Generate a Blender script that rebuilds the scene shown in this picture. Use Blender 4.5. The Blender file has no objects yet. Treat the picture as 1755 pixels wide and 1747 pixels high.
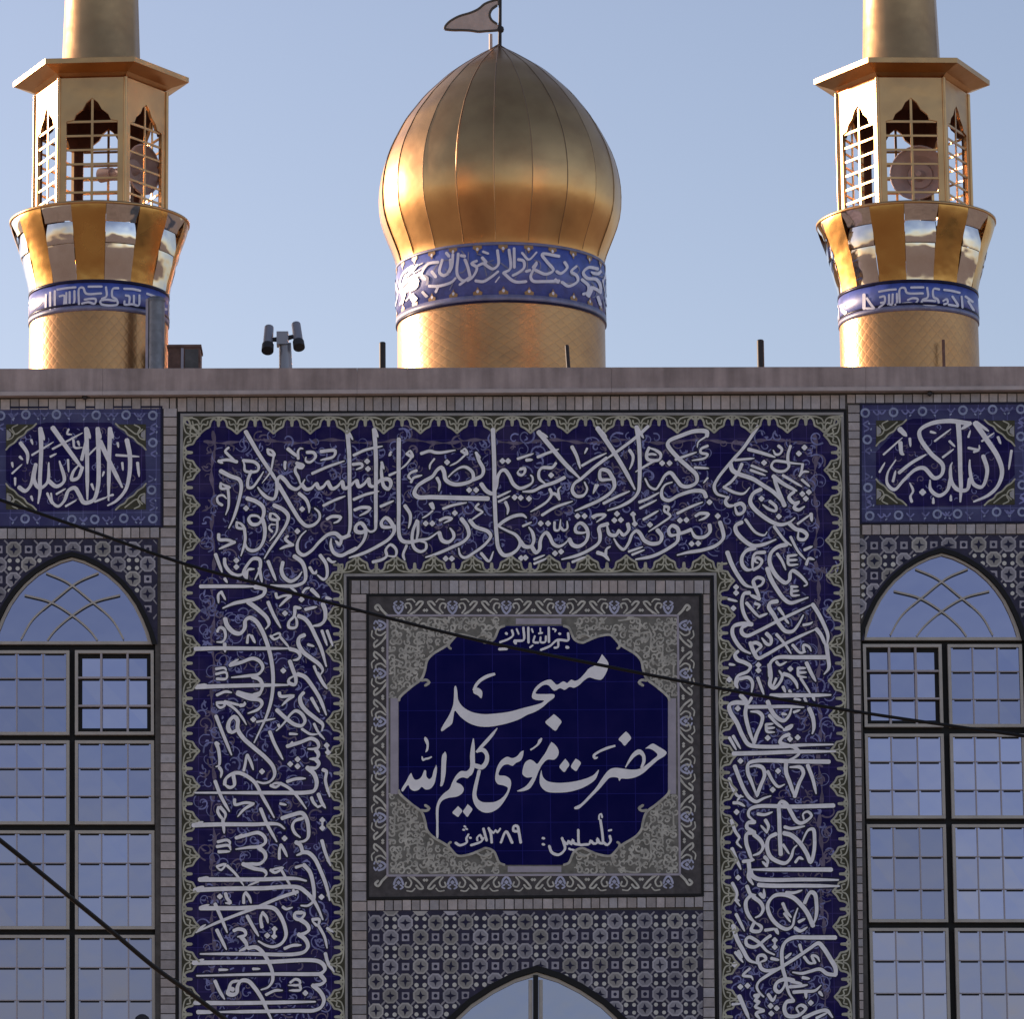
import bpy, bmesh, math, random
from mathutils import Vector, Matrix
from mathutils.geometry import tessellate_polygon
random.seed(7)
R = math.radians
sc = bpy.context.scene
col = sc.collection
# ---------------------------------------------------------------- camera
W, H, F = 1755.0, 1747.0, 7600.0
CAM = Vector((-1.25, -45.0, 1.6))
YAW, PITCH, ROLL = R(1.5), R(11.2), R(-0.58)
fwd = Vector((math.sin(YAW)*math.cos(PITCH), math.cos(YAW)*math.cos(PITCH), math.sin(PITCH)))
rt = Vector((math.cos(YAW), -math.sin(YAW), 0)); up = rt.cross(fwd)
rt, up = rt*math.cos(ROLL)+up*math.sin(ROLL), -rt*math.sin(ROLL)+up*math.cos(ROLL)
cd = bpy.data.cameras.new("camera"); cam = bpy.data.objects.new("camera", cd); col.objects.link(cam)
cd.sensor_fit = 'HORIZONTAL'; cd.sensor_width = 36; cd.lens = 36*F/W; cd.clip_start = 0.5; cd.clip_end = 12000
cam.matrix_world = Matrix(((rt.x, up.x, -fwd.x, CAM.x), (rt.y, up.y, -fwd.y, CAM.y), (rt.z, up.z, -fwd.z, CAM.z), (0, 0, 0, 1)))
sc.camera = cam
# ---------------------------------------------------------------- sky, sun, exposure
SUN_EL, SUN_BEHIND = R(15), R(31)          # low sun on the left, behind the plane of the facade
sd = Vector((-math.cos(SUN_BEHIND)*math.cos(SUN_EL), math.sin(SUN_BEHIND)*math.cos(SUN_EL), math.sin(SUN_EL)))
w = bpy.data.worlds.new("World"); sc.world = w; w.use_nodes = True
nt = w.node_tree; nt.nodes.clear()
sky = nt.nodes.new("ShaderNodeTexSky"); sky.sky_type = 'NISHITA'; sky.sun_disc = False
sky.sun_elevation = SUN_EL; sky.sun_rotation = math.atan2(sd.x, sd.y); sky.altitude = 900
sky.air_density = 1.0; sky.dust_density = 1.9; sky.ozone_density = 1.6
bg = nt.nodes.new("ShaderNodeBackground"); bg.inputs[1].default_value = 0.13
wo = nt.nodes.new("ShaderNodeOutputWorld")
nt.links.new(sky.outputs[0], bg.inputs[0]); nt.links.new(bg.outputs[0], wo.inputs[0])
sl = bpy.data.lights.new("sun", 'SUN'); sl.energy = 5.0; sl.angle = R(0.5); sl.color = (1.0, 0.86, 0.68)
so = bpy.data.objects.new("sun", sl); col.objects.link(so); so.location = (-30, 20, 40)
so.rotation_euler = (-sd).to_track_quat('-Z', 'Y').to_euler()
vs = sc.view_settings; vs.view_transform = 'Standard'; vs.look = 'None'; vs.exposure = 0.56; vs.gamma = 1.0; vs.use_curve_mapping = False
vs.use_white_balance = True; vs.white_balance_temperature = 7500; vs.white_balance_tint = 24      # the camera's shade white balance
sc.cycles.use_denoising = True
# ---------------------------------------------------------------- mapping of measured points into the scene
def ray(px, py):
    d = fwd*F + rt*(px-W/2) + up*(H/2-py)
    return d
def P(px, py, Y=0.0):
    d = ray(px, py); t = (Y-CAM.y)/d.y
    return CAM + d*t
def FP(px, py, y=0.0):                     # point measured on the facade plane, set back / proud by y
    p = P(px, py); return Vector((p.x, y, p.z))
def px_size(px, py, Y):                    # metres per photo pixel at that place
    d = ray(px, py); t = (Y-CAM.y)/d.y
    return t                                # |ray| axis component is F, so one pixel = t metres
def cyl(px, py, ax, ay, r):                # first hit of a ray with an upright cylinder
    d = ray(px, py); ox, oy = CAM.x-ax, CAM.y-ay
    a = d.x*d.x+d.y*d.y; b = 2*(ox*d.x+oy*d.y); c = ox*ox+oy*oy-r*r
    q = b*b-4*a*c
    if q < 0: q = 0
    t = (-b-math.sqrt(q))/(2*a)
    return CAM+d*t
# ---------------------------------------------------------------- materials
def new_mat(name):
    m = bpy.data.materials.new(name); m.use_nodes = True
    return m, m.node_tree, m.node_tree.nodes["Principled BSDF"]
def L(nt, a, b): nt.links.new(a, b)
def mat(name, c, rough=0.6, metal=0.0, var=0.0, scale=6.0, bump=0.0, bscale=40.0, tint=False, spec=0.15, streak=0.0):
    m, nt, b = new_mat(name)
    b.inputs['Base Color'].default_value = (*c, 1); b.inputs['Roughness'].default_value = rough; b.inputs['Metallic'].default_value = metal
    b.inputs['Specular IOR Level'].default_value = spec
    tc = nt.nodes.new("ShaderNodeTexCoord"); out = None
    if var or tint or streak:
        rgb = nt.nodes.new("ShaderNodeRGB"); rgb.outputs[0].default_value = (*c, 1); out = rgb.outputs[0]
        if var:
            n = nt.nodes.new("ShaderNodeTexNoise"); n.inputs['Scale'].default_value = scale; n.inputs['Detail'].default_value = 6; n.inputs['Roughness'].default_value = 0.65
            L(nt, tc.outputs['Object'], n.inputs['Vector'])
            mr = nt.nodes.new("ShaderNodeMapRange"); mr.inputs[1].default_value = 0.3; mr.inputs[2].default_value = 0.7; mr.inputs[3].default_value = 1-var; mr.inputs[4].default_value = 1+var
            L(nt, n.outputs['Fac'], mr.inputs[0])
            mx = nt.nodes.new("ShaderNodeVectorMath"); mx.operation = 'SCALE'; L(nt, out, mx.inputs[0]); L(nt, mr.outputs[0], mx.inputs['Scale']); out = mx.outputs[0]
        if streak:
            mp = nt.nodes.new("ShaderNodeMapping"); mp.inputs['Scale'].default_value = (9, 9, 0.7); L(nt, tc.outputs['Object'], mp.inputs[0])
            n = nt.nodes.new("ShaderNodeTexNoise"); n.inputs['Scale'].default_value = 1.0; n.inputs['Detail'].default_value = 4; L(nt, mp.outputs[0], n.inputs['Vector'])
            mr = nt.nodes.new("ShaderNodeMapRange"); mr.inputs[1].default_value = 0.35; mr.inputs[2].default_value = 0.7; mr.inputs[3].default_value = 1.0; mr.inputs[4].default_value = 1-streak
            L(nt, n.outputs['Fac'], mr.inputs[0])
            mx = nt.nodes.new("ShaderNodeVectorMath"); mx.operation = 'SCALE'; L(nt, out, mx.inputs[0]); L(nt, mr.outputs[0], mx.inputs['Scale']); out = mx.outputs[0]
        if tint:
            at = nt.nodes.new("ShaderNodeAttribute"); at.attribute_name = "tint"
            mx = nt.nodes.new("ShaderNodeVectorMath"); mx.operation = 'MULTIPLY'; L(nt, out, mx.inputs[0]); L(nt, at.outputs['Color'], mx.inputs[1]); out = mx.outputs[0]
        L(nt, out, b.inputs['Base Color'])
    if bump:
        n = nt.nodes.new("ShaderNodeTexNoise"); n.inputs['Scale'].default_value = bscale; n.inputs['Detail'].default_value = 4
        L(nt, tc.outputs['Object'], n.inputs['Vector'])
        bp = nt.nodes.new("ShaderNodeBump"); bp.inputs['Strength'].default_value = bump; bp.inputs['Distance'].default_value = 0.01
        L(nt, n.outputs['Fac'], bp.inputs['Height']); L(nt, bp.outputs[0], b.inputs['Normal'])
    return m
def tile_mat(name, c, c2, rough=0.25, joint=0.15, jdark=0.75, spec=0.0):     # glazed tiles, each tilted a hair, with fine joints
    m, nt, b = new_mat(name)
    tc = nt.nodes.new("ShaderNodeTexCoord"); mp = nt.nodes.new("ShaderNodeMapping"); mp.inputs['Rotation'].default_value = (R(90), 0, 0)
    L(nt, tc.outputs['Object'], mp.inputs[0])
    n = nt.nodes.new("ShaderNodeTexNoise"); n.inputs['Scale'].default_value = 3.5; n.inputs['Detail'].default_value = 7; L(nt, tc.outputs['Object'], n.inputs['Vector'])
    mixc = nt.nodes.new("ShaderNodeMix"); mixc.data_type = 'RGBA'; mixc.inputs[6].default_value = (*c, 1); mixc.inputs[7].default_value = (*c2, 1)
    mr = nt.nodes.new("ShaderNodeMapRange"); mr.inputs[1].default_value = 0.38; mr.inputs[2].default_value = 0.66; L(nt, n.outputs['Fac'], mr.inputs[0]); L(nt, mr.outputs[0], mixc.inputs[0])
    br = nt.nodes.new("ShaderNodeTexBrick"); br.offset = 0.0; br.inputs['Scale'].default_value = 1.0; br.inputs['Mortar Size'].default_value = 0.0035
    br.inputs['Brick Width'].default_value = joint; br.inputs['Row Height'].default_value = joint
    br.inputs['Color1'].default_value = (1, 1, 1, 1); br.inputs['Color2'].default_value = (0.8, 0.82, 0.86, 1); br.inputs['Mortar'].default_value = (1+jdark, 1+jdark, 1+jdark, 1)
    L(nt, mp.outputs[0], br.inputs['Vector'])
    mx = nt.nodes.new("ShaderNodeVectorMath"); mx.operation = 'MULTIPLY'; L(nt, mixc.outputs[2], mx.inputs[0]); L(nt, br.outputs['Color'], mx.inputs[1])
    L(nt, mx.outputs[0], b.inputs['Base Color']); b.inputs['Roughness'].default_value = rough; b.inputs['Specular IOR Level'].default_value = spec
    return m
def gold_mat(name, c, rough, scales=0.0, dent=0.12):
    m, nt, b = new_mat(name); b.inputs['Metallic'].default_value = 1.0
    tc = nt.nodes.new("ShaderNodeTexCoord")
    n = nt.nodes.new("ShaderNodeTexNoise"); n.inputs['Scale'].default_value = 2.2; n.inputs['Detail'].default_value = 5; L(nt, tc.outputs['Object'], n.inputs['Vector'])
    cr = nt.nodes.new("ShaderNodeMix"); cr.data_type = 'RGBA'; cr.inputs[6].default_value = (c[0]*0.82, c[1]*0.76, c[2]*0.75, 1); cr.inputs[7].default_value = (*c, 1)
    mr0 = nt.nodes.new("ShaderNodeMapRange"); mr0.inputs[1].default_value = 0.3; mr0.inputs[2].default_value = 0.62; L(nt, n.outputs['Fac'], mr0.inputs[0])
    L(nt, mr0.outputs[0], cr.inputs[0]); L(nt, cr.outputs[2], b.inputs['Base Color'])
    mr = nt.nodes.new("ShaderNodeMapRange"); mr.inputs[3].default_value = rough*0.85; mr.inputs[4].default_value = rough*1.2; L(nt, n.outputs['Fac'], mr.inputs[0]); L(nt, mr.outputs[0], b.inputs['Roughness'])
    n2 = nt.nodes.new("ShaderNodeTexNoise"); n2.inputs['Scale'].default_value = 3.0; n2.inputs['Detail'].default_value = 2; L(nt, tc.outputs['Object'], n2.inputs['Vector'])
    h = n2.outputs['Fac']
    bp = nt.nodes.new("ShaderNodeBump"); bp.inputs['Strength'].default_value = dent; bp.inputs['Distance'].default_value = 0.05; L(nt, h, bp.inputs['Height'])
    nrm = bp.outputs[0]
    if scales:                              # diamond plates: two crossed families of helical joints
        sx = nt.nodes.new("ShaderNodeSeparateXYZ"); L(nt, tc.outputs['Object'], sx.inputs[0])
        at = nt.nodes.new("ShaderNodeMath"); at.operation = 'ARCTAN2'; L(nt, sx.outputs[0], at.inputs[0]); L(nt, sx.outputs[1], at.inputs[1])
        ang = nt.nodes.new("ShaderNodeMath"); ang.operation = 'MULTIPLY'; ang.inputs[1].default_value = scales; L(nt, at.outputs[0], ang.inputs[0])
        zz = nt.nodes.new("ShaderNodeMath"); zz.operation = 'MULTIPLY'; zz.inputs[1].default_value = 26.0; L(nt, sx.outputs[2], zz.inputs[0])
        hs = []
        for op in ('ADD', 'SUBTRACT'):
            a = nt.nodes.new("ShaderNodeMath"); a.operation = op; L(nt, ang.outputs[0], a.inputs[0]); L(nt, zz.outputs[0], a.inputs[1])
            s = nt.nodes.new("ShaderNodeMath"); s.operation = 'SINE'; L(nt, a.outputs[0], s.inputs[0])
            ab = nt.nodes.new("ShaderNodeMath"); ab.operation = 'ABSOLUTE'; L(nt, s.outputs[0], ab.inputs[0])
            pw = nt.nodes.new("ShaderNodeMath"); pw.operation = 'POWER'; pw.inputs[1].default_value = 0.35; L(nt, ab.outputs[0], pw.inputs[0]); hs.append(pw.outputs[0])
        mn = nt.nodes.new("ShaderNodeMath"); mn.operation = 'MINIMUM'; L(nt, hs[0], mn.inputs[0]); L(nt, hs[1], mn.inputs[1])
        b2 = nt.nodes.new("ShaderNodeBump"); b2.inputs['Strength'].default_value = 0.32; b2.inputs['Distance'].default_value = 0.005; L(nt, mn.outputs[0], b2.inputs['Height']); L(nt, nrm, b2.inputs['Normal']); nrm = b2.outputs[0]
    L(nt, nrm, b.inputs['Normal'])
    return m
def glass_mat(name, c, rough=0.03):        # coated reflecting window glass, slightly wavy
    m, nt, b = new_mat(name); b.inputs['Metallic'].default_value = 1.0; b.inputs['Roughness'].default_value = rough
    tc = nt.nodes.new("ShaderNodeTexCoord")
    at = nt.nodes.new("ShaderNodeAttribute"); at.attribute_name = "tint"
    mx = nt.nodes.new("ShaderNodeVectorMath"); mx.operation = 'MULTIPLY'; mx.inputs[0].default_value = c; L(nt, at.outputs['Color'], mx.inputs[1]); L(nt, mx.outputs[0], b.inputs['Base Color'])
    n = nt.nodes.new("ShaderNodeTexNoise"); n.inputs['Scale'].default_value = 2.2; n.inputs['Detail'].default_value = 2; L(nt, tc.outputs['Object'], n.inputs['Vector'])
    bp = nt.nodes.new("ShaderNodeBump"); bp.inputs['Strength'].default_value = 0.10; bp.inputs['Distance'].default_value = 0.03; L(nt, n.outputs['Fac'], bp.inputs['Height']); L(nt, bp.outputs[0], b.inputs['Normal'])
    return m
M = {
 'mortar': mat('mortar', (0.10, 0.092, 0.088), 0.9, var=0.25, scale=9),
 'brick': mat('glazed_buff_brick', (0.42, 0.375, 0.375), 0.6, var=0.16, scale=14, bump=0.3, bscale=60, tint=True),
 'plainbrick': mat('plain_wall_render', (0.30, 0.25, 0.22), 0.8, var=0.2, scale=3, bump=0.3),
 'stone': mat('coping_stone', (0.45, 0.35, 0.335), 0.65, var=0.22, scale=2.2, bump=0.3, bscale=50, streak=0.34),
 'stonelip': mat('coping_stone_lip', (0.5, 0.42, 0.41), 0.6, var=0.15, scale=5),
 'navy': tile_mat('navy_tile', (0.020, 0.016, 0.095), (0.050, 0.038, 0.115)),
 'deepnavy': tile_mat('deep_navy_tile', (0.008, 0.009, 0.080), (0.013, 0.012, 0.092), joint=0.29, jdark=1.2),
 'slate': tile_mat('slate_blue_tile', (0.070, 0.070, 0.175), (0.110, 0.118, 0.235)),
 'ink': mat('blue_black_glaze', (0.018, 0.016, 0.048), 0.3, var=0.3, scale=8),
 'black': mat('black_tile_line', (0.012, 0.011, 0.013), 0.35),
 'white': mat('white_glaze_lettering', (0.90, 0.87, 0.90), 0.3, var=0.12, scale=10),
 'white2': mat('bright_white_lettering', (0.92, 0.89, 0.91), 0.3, var=0.06, scale=10),
 'vine': mat('pale_blue_vine_glaze', (0.20, 0.21, 0.43), 0.3, var=0.5, scale=7),
 'vine2': mat('muted_mauve_vine_glaze', (0.16, 0.125, 0.19), 0.35, var=0.5, scale=7),
 'olive': mat('olive_tile_dark', (0.065, 0.06, 0.038), 0.35, var=0.4, scale=9),
 'olivelt': mat('olive_grey_glaze', (0.47, 0.45, 0.36), 0.35, var=0.3, scale=9),
 'greyline': mat('light_grey_tile_line', (0.33, 0.315, 0.31), 0.35, var=0.15, scale=8),
 'lilac': mat('lilac_grey_tile', (0.40, 0.36, 0.42), 0.35, var=0.12, scale=8),
 'orn': mat('grey_ornament_ground', (0.185, 0.175, 0.155), 0.4, var=0.3, scale=14),
 'orndk': mat('dark_border_ground', (0.082, 0.072, 0.075), 0.4, var=0.35, scale=12),
 'ornlt': mat('ornament_scroll_glaze', (0.55, 0.525, 0.47), 0.35, var=0.25, scale=14),
 'flower': mat('pale_blue_flower_glaze', (0.45, 0.46, 0.60), 0.35, var=0.2, scale=9),
 'rosette': mat('rosette_glaze', (0.30, 0.34, 0.52), 0.35, var=0.25, scale=9),
 'scroll': mat('muted_scroll_glaze', (0.47, 0.445, 0.395), 0.35, var=0.35, scale=12),
 'mosaicgap': mat('slate_mosaic_ground', (0.036, 0.032, 0.065), 0.35, var=0.35, scale=9),
 'mosaic': mat('mosaic_tile', (0.385, 0.37, 0.375), 0.4, var=0.12, scale=20, tint=True),
 'mosaicdot': mat('white_mosaic_dot', (0.62, 0.60, 0.56), 0.35, var=0.15, scale=20),
 'frame': mat('beige_metal_frame', (0.47, 0.435, 0.40), 0.45, var=0.1, scale=6),
 'rebate_and_shade': mat('dark_rebate_and_bar_shade', (0.016, 0.016, 0.018), 0.5),  # dark rebates, and the strips painted as shade under bars and muntins
 'bar': mat('slim_glazing_bar', (0.42, 0.385, 0.42), 0.5),
 'glass': glass_mat('reflecting_glass', (0.225, 0.23, 0.355)),
 'gold': gold_mat('gold_dome_sheet', (0.69, 0.392, 0.172), 0.31),
 'goldscale': gold_mat('gold_scaled_sheet', (0.52, 0.27, 0.125), 0.34, scales=22.0, dent=0.15),
 'goldflat': gold_mat('gold_panel', (0.65, 0.37, 0.17), 0.33, dent=0.25),
 'goldband': gold_mat('gold_gallery_panel', (0.60, 0.335, 0.115), 0.26, dent=0.35),
 'mirror': gold_mat('mirror_steel_panel', (0.66, 0.63, 0.64), 0.07, dent=0.45),
 'seam': mat('lapped_seam', (0.36, 0.21, 0.11), 0.38, metal=1.0),
 'bandblue': mat('blue_band_tile', (0.055, 0.095, 0.40), 0.42, var=0.3, scale=8, spec=1.0),
 'bandwhite': mat('band_white_glaze', (0.74, 0.72, 0.84), 0.42, var=0.1, scale=10, spec=1.0),
 'bandgrey': mat('band_grey_blue_edge', (0.17, 0.17, 0.30), 0.42, var=0.3, scale=8, spec=1.0),
 'bandgold': mat('band_ochre_motif', (0.40, 0.24, 0.12), 0.35, var=0.2, scale=8),
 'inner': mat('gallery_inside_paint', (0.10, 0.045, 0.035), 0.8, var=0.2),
 'steel': mat('weathered_steel', (0.11, 0.10, 0.10), 0.5, metal=0.4, var=0.3, scale=9),
 'dark': mat('dark_painted_metal', (0.045, 0.042, 0.045), 0.5, var=0.2),
 'lamp': mat('grey_camera_housing', (0.30, 0.30, 0.34), 0.35, metal=0.3),
 'horn': mat('horn_grey_brown', (0.50, 0.38, 0.36), 0.5, var=0.15),
 'pipe': mat('galvanised_pipe', (0.20, 0.20, 0.22), 0.4, metal=0.5, var=0.25, scale=10),
 'rust': mat('rusty_brown_paint', (0.19, 0.105, 0.085), 0.7, var=0.35, scale=8),
 'flag': mat('bronze_flag_sheet', (0.55, 0.43, 0.38), 0.5, metal=0.1, var=0.15),
 'flagrim': mat('dark_flag_rim', (0.10, 0.09, 0.08), 0.5, metal=0.3),
 'cable': mat('black_cable', (0.012, 0.012, 0.014), 0.6),
 'ground': mat('dusty_paving', (0.27, 0.22, 0.17), 0.9, var=0.25, scale=0.4, bump=0.3, bscale=8),
 'roof': mat('roof_screed', (0.25, 0.22, 0.20), 0.9, var=0.25, scale=2),
}
# ---------------------------------------------------------------- mesh builder
class MB:
    def __init__(s): s.v = []; s.f = []; s.m = []; s.t = []; s.sm = []
    def add(s, vs, fs, mi=0, tint=(1, 1, 1), smooth=False):
        o = len(s.v); s.v += [tuple(v) for v in vs]
        for f in fs: s.f.append([i+o for i in f]); s.m.append(mi); s.t.append(tint); s.sm.append(smooth)
    def slab(s, poly, yf, yb, mi=0, tint=(1, 1, 1)):           # photo-measured outline on the facade, front at yf, back at yb
        a = [FP(x, y, yf) for x, y in poly]; b = [Vector((p.x, yb, p.z)) for p in a]; n = len(a)
        if n <= 4: tri = [tuple(range(n))]
        else: tri = [tuple(t) for t in tessellate_polygon([[Vector((p.x, p.z, 0)) for p in a]])]
        s.add(a+b, tri+[tuple(n+i for i in reversed(t)) for t in tri]+[(i, (i+1) % n, n+(i+1) % n, n+i) for i in range(n)], mi, tint)
    def rect(s, x0, y0, x1, y1, yf, yb, mi=0, tint=(1, 1, 1)): s.slab([(x0, y0), (x1, y0), (x1, y1), (x0, y1)], yf, yb, mi, tint)
    def flat(s, poly, y, mi=0, tint=(1, 1, 1)):
        a = [FP(px_, py_, y) for px_, py_ in poly]; n = len(a)
        tri = [tuple(range(n))] if n <= 4 else [tuple(t) for t in tessellate_polygon([[Vector((p.x, p.z, 0)) for p in a]])]
        s.add(a, tri, mi, tint)
    def box(s, a, b, mi=0, tint=(1, 1, 1)):
        (x0, y0, z0), (x1, y1, z1) = a, b
        s.add([(x0, y0, z0), (x1, y0, z0), (x1, y1, z0), (x0, y1, z0), (x0, y0, z1), (x1, y0, z1), (x1, y1, z1), (x0, y1, z1)],
              [(0, 3, 2, 1), (4, 5, 6, 7), (0, 1, 5, 4), (1, 2, 6, 5), (2, 3, 7, 6), (3, 0, 4, 7)], mi, tint)
    def tube(s, a, b, r0, r1=None, n=12, mi=0, caps=True, smooth=True):
        r1 = r0 if r1 is None else r1; a = Vector(a); b = Vector(b); d = (b-a).normalized()
        u = d.orthogonal().normalized(); v = d.cross(u)
        ra = [a+(u*math.cos(2*math.pi*i/n)+v*math.sin(2*math.pi*i/n))*r0 for i in range(n)]
        rb = [b+(u*math.cos(2*math.pi*i/n)+v*math.sin(2*math.pi*i/n))*r1 for i in range(n)]
        s.add(ra+rb, [(i, (i+1) % n, n+(i+1) % n, n+i) for i in range(n)], mi, smooth=smooth)
        if caps: s.add(ra, [tuple(reversed(range(n)))], mi); s.add(rb, [tuple(range(n))], mi)
    def lathe(s, prof, c, n=48, mi=0, a0=0.0, a1=2*math.pi, smooth=True, flatgores=0):
        full = abs(a1-a0-2*math.pi) < 1e-6; k = n if full else n+1
        vs = [(c[0]+r*math.sin(a0+(a1-a0)*i/n), c[1]-r*math.cos(a0+(a1-a0)*i/n), z) for r, z in prof for i in range(k)]
        fs = []
        for j in range(len(prof)-1):
            for i in range(n):
                i2 = (i+1) % k
                fs.append((j*k+i, j*k+i2, (j+1)*k+i2, (j+1)*k+i))
        s.add(vs, fs, mi, smooth=smooth)
    def build(s, name, mats, parent=None, origin=None):
        o0 = Vector(origin) if origin is not None else (parent_loc(parent) if parent else Vector((0, 0, 0)))
        me = bpy.data.meshes.new(name)
        me.from_pydata([(v[0]-o0.x, v[1]-o0.y, v[2]-o0.z) for v in s.v], [], s.f)
        mats = mats if isinstance(mats, (list, tuple)) else [mats]
        for m in mats: me.materials.append(m)
        me.polygons.foreach_set('material_index', s.m); me.polygons.foreach_set('use_smooth', s.sm)
        ca = me.color_attributes.new('tint', 'FLOAT_COLOR', 'CORNER'); buf = []
        for p in me.polygons: buf += list((*s.t[p.index], 1.0))*p.loop_total
        ca.data.foreach_set('color', buf)
        me.update(); o = bpy.data.objects.new(name, me); col.objects.link(o)
        if parent: o.parent = parent; o.location = o0-parent_loc(parent)
        else: o.location = o0
        return o
LOC = {}
def parent_loc(p):
    v = Vector(p.location); q = p.parent
    while q: v += q.location; q = q.parent
    return v
def tag(o, label, cat, group=None, kind=None):
    if label: o['label'] = label
    if cat: o['category'] = cat
    if group: o['group'] = group
    if kind: o['kind'] = kind
    return o
def thing(name, loc, label, cat, group=None):
    o = bpy.data.objects.new(name, None); col.objects.link(o); o.location = loc; o.empty_display_size = 0.3
    return tag(o, label, cat, group)
# ---------------------------------------------------------------- pen strokes
def spline(pts, step=1.6):                  # pts: tuples (x, y, ...) -> smooth samples
    if len(pts) == 2: q = [pts[0], pts[0], pts[1], pts[1]]
    else: q = [tuple(2*a-b for a, b in zip(pts[0], pts[1]))]+list(pts)+[tuple(2*a-b for a, b in zip(pts[-1], pts[-2]))]
    out = []
    for i in range(1, len(q)-2):
        p0, p1, p2, p3 = q[i-1], q[i], q[i+1], q[i+2]
        d = math.hypot(p2[0]-p1[0], p2[1]-p1[1]); n = max(2, min(14, int(d/step/2)+1))
        for k in range(n):
            t = k/n
            if len(pts) == 2: out.append(tuple(b+(c-b)*t for b, c in zip(p1, p2))); continue
            t0 = 0.0; ds = [max(1e-3, math.hypot(b[0]-a[0], b[1]-a[1])**0.5) for a, b in ((p0, p1), (p1, p2), (p2, p3))]
            t1 = ds[0]; t2 = t1+ds[1]; t3 = t2+ds[2]; tt = t1+(t2-t1)*t
            def lp(a, b, ta, tb): return tuple(u*(tb-tt)/(tb-ta)+v*(tt-ta)/(tb-ta) for u, v in zip(a, b))
            A1 = lp(p0, p1, t0, t1); A2 = lp(p1, p2, t1, t2); A3 = lp(p2, p3, t2, t3)
            B1 = lp(A1, A2, t0, t2); B2 = lp(A2, A3, t1, t3); out.append(lp(B1, B2, t1, t2))
    out.append(tuple(pts[-1])); return out
SN = [0]
def ribbon(mb, pts, widths, place, mi=0, tint=(1, 1, 1), base=0.0, cap=True):
    """pts in photo pixels, widths per point; place(x, y, lift) -> world point"""
    SN[0] += 1; l0 = base+(SN[0] % 23)*0.00022
    n = len(pts); vs = []
    ext = []
    for i in range(n):
        a = pts[max(0, i-1)]; b = pts[min(n-1, i+1)]; dx, dy = b[0]-a[0], b[1]-a[1]; d = math.hypot(dx, dy) or 1
        ext.append((pts[i][0], pts[i][1], dx/d, dy/d, widths[i]))
    if cap:
        x, y, dx, dy, w_ = ext[0]; ext.insert(0, (x-dx*w_*0.32, y-dy*w_*0.32, dx, dy, w_*0.55))
        x, y, dx, dy, w_ = ext[-1]; ext.append((x+dx*w_*0.4, y+dy*w_*0.4, dx, dy, w_*0.4))
    m = len(ext)
    for i, (x, y, dx, dy, w_) in enumerate(ext):
        lift = l0+0.0009*i/m
        vs.append(place(x-dy*w_/2, y+dx*w_/2, lift)); vs.append(place(x+dy*w_/2, y-dx*w_/2, lift))
    mb.add(vs, [(2*i, 2*i+2, 2*i+3, 2*i+1) for i in range(m-1)], mi, tint)
def dot(mb, x, y, r, place, mi=0, base=0.0):
    SN[0] += 1; l = base+(SN[0] % 23)*0.00022+0.0011
    pts = []
    for k in range(12):
        a = 2*math.pi*k/12+0.15; rr = r*(1.0+0.16*math.cos(4*a))
        pts.append(place(x+rr*math.cos(a), y+rr*math.sin(a), l))
    mb.add(pts, [tuple(range(12))], mi)
def write(mb, blocks, place, mi=0, base=0.0, dotr=4.6, taper=True, wk=1.0):
    for ox, oy, s, w0, txt in blocks:
        for st in txt.replace('\n', '').split(';'):
            st = st.strip()
            if not st: continue
            if st[0] == '@':
                x, y = map(float, st[1:].split(',')); dot(mb, ox+x/s, oy+y/s, dotr, place, mi, base); continue
            tk = st.split(); w = w0
            if tk[0][0] == 'w': w = float(tk[0][1:]); tk = tk[1:]
            pts = [tuple(ox*(i == 0)+oy*(i == 1)+float(c)/s for i, c in enumerate(t.split(','))) for t in tk]
            q = spline(pts); n = len(q); ws = []
            for i in range(n):
                a = q[max(0, i-1)]; b = q[min(n-1, i+1)]; ang = math.atan2(b[1]-a[1], b[0]-a[0])
                f = 0.74+0.32*abs(math.sin(ang+0.9)); t = i/(n-1)
                if taper: f *= min(1, 0.5+2.4*(1-t)) * min(1.12, 1.12-0.25*t)
                ws.append(w*f*wk)
            ribbon(mb, q, ws, place, mi, base=base)
def on_facade(y0): return lambda x, y, l: FP(x, y, y0-l)
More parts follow.
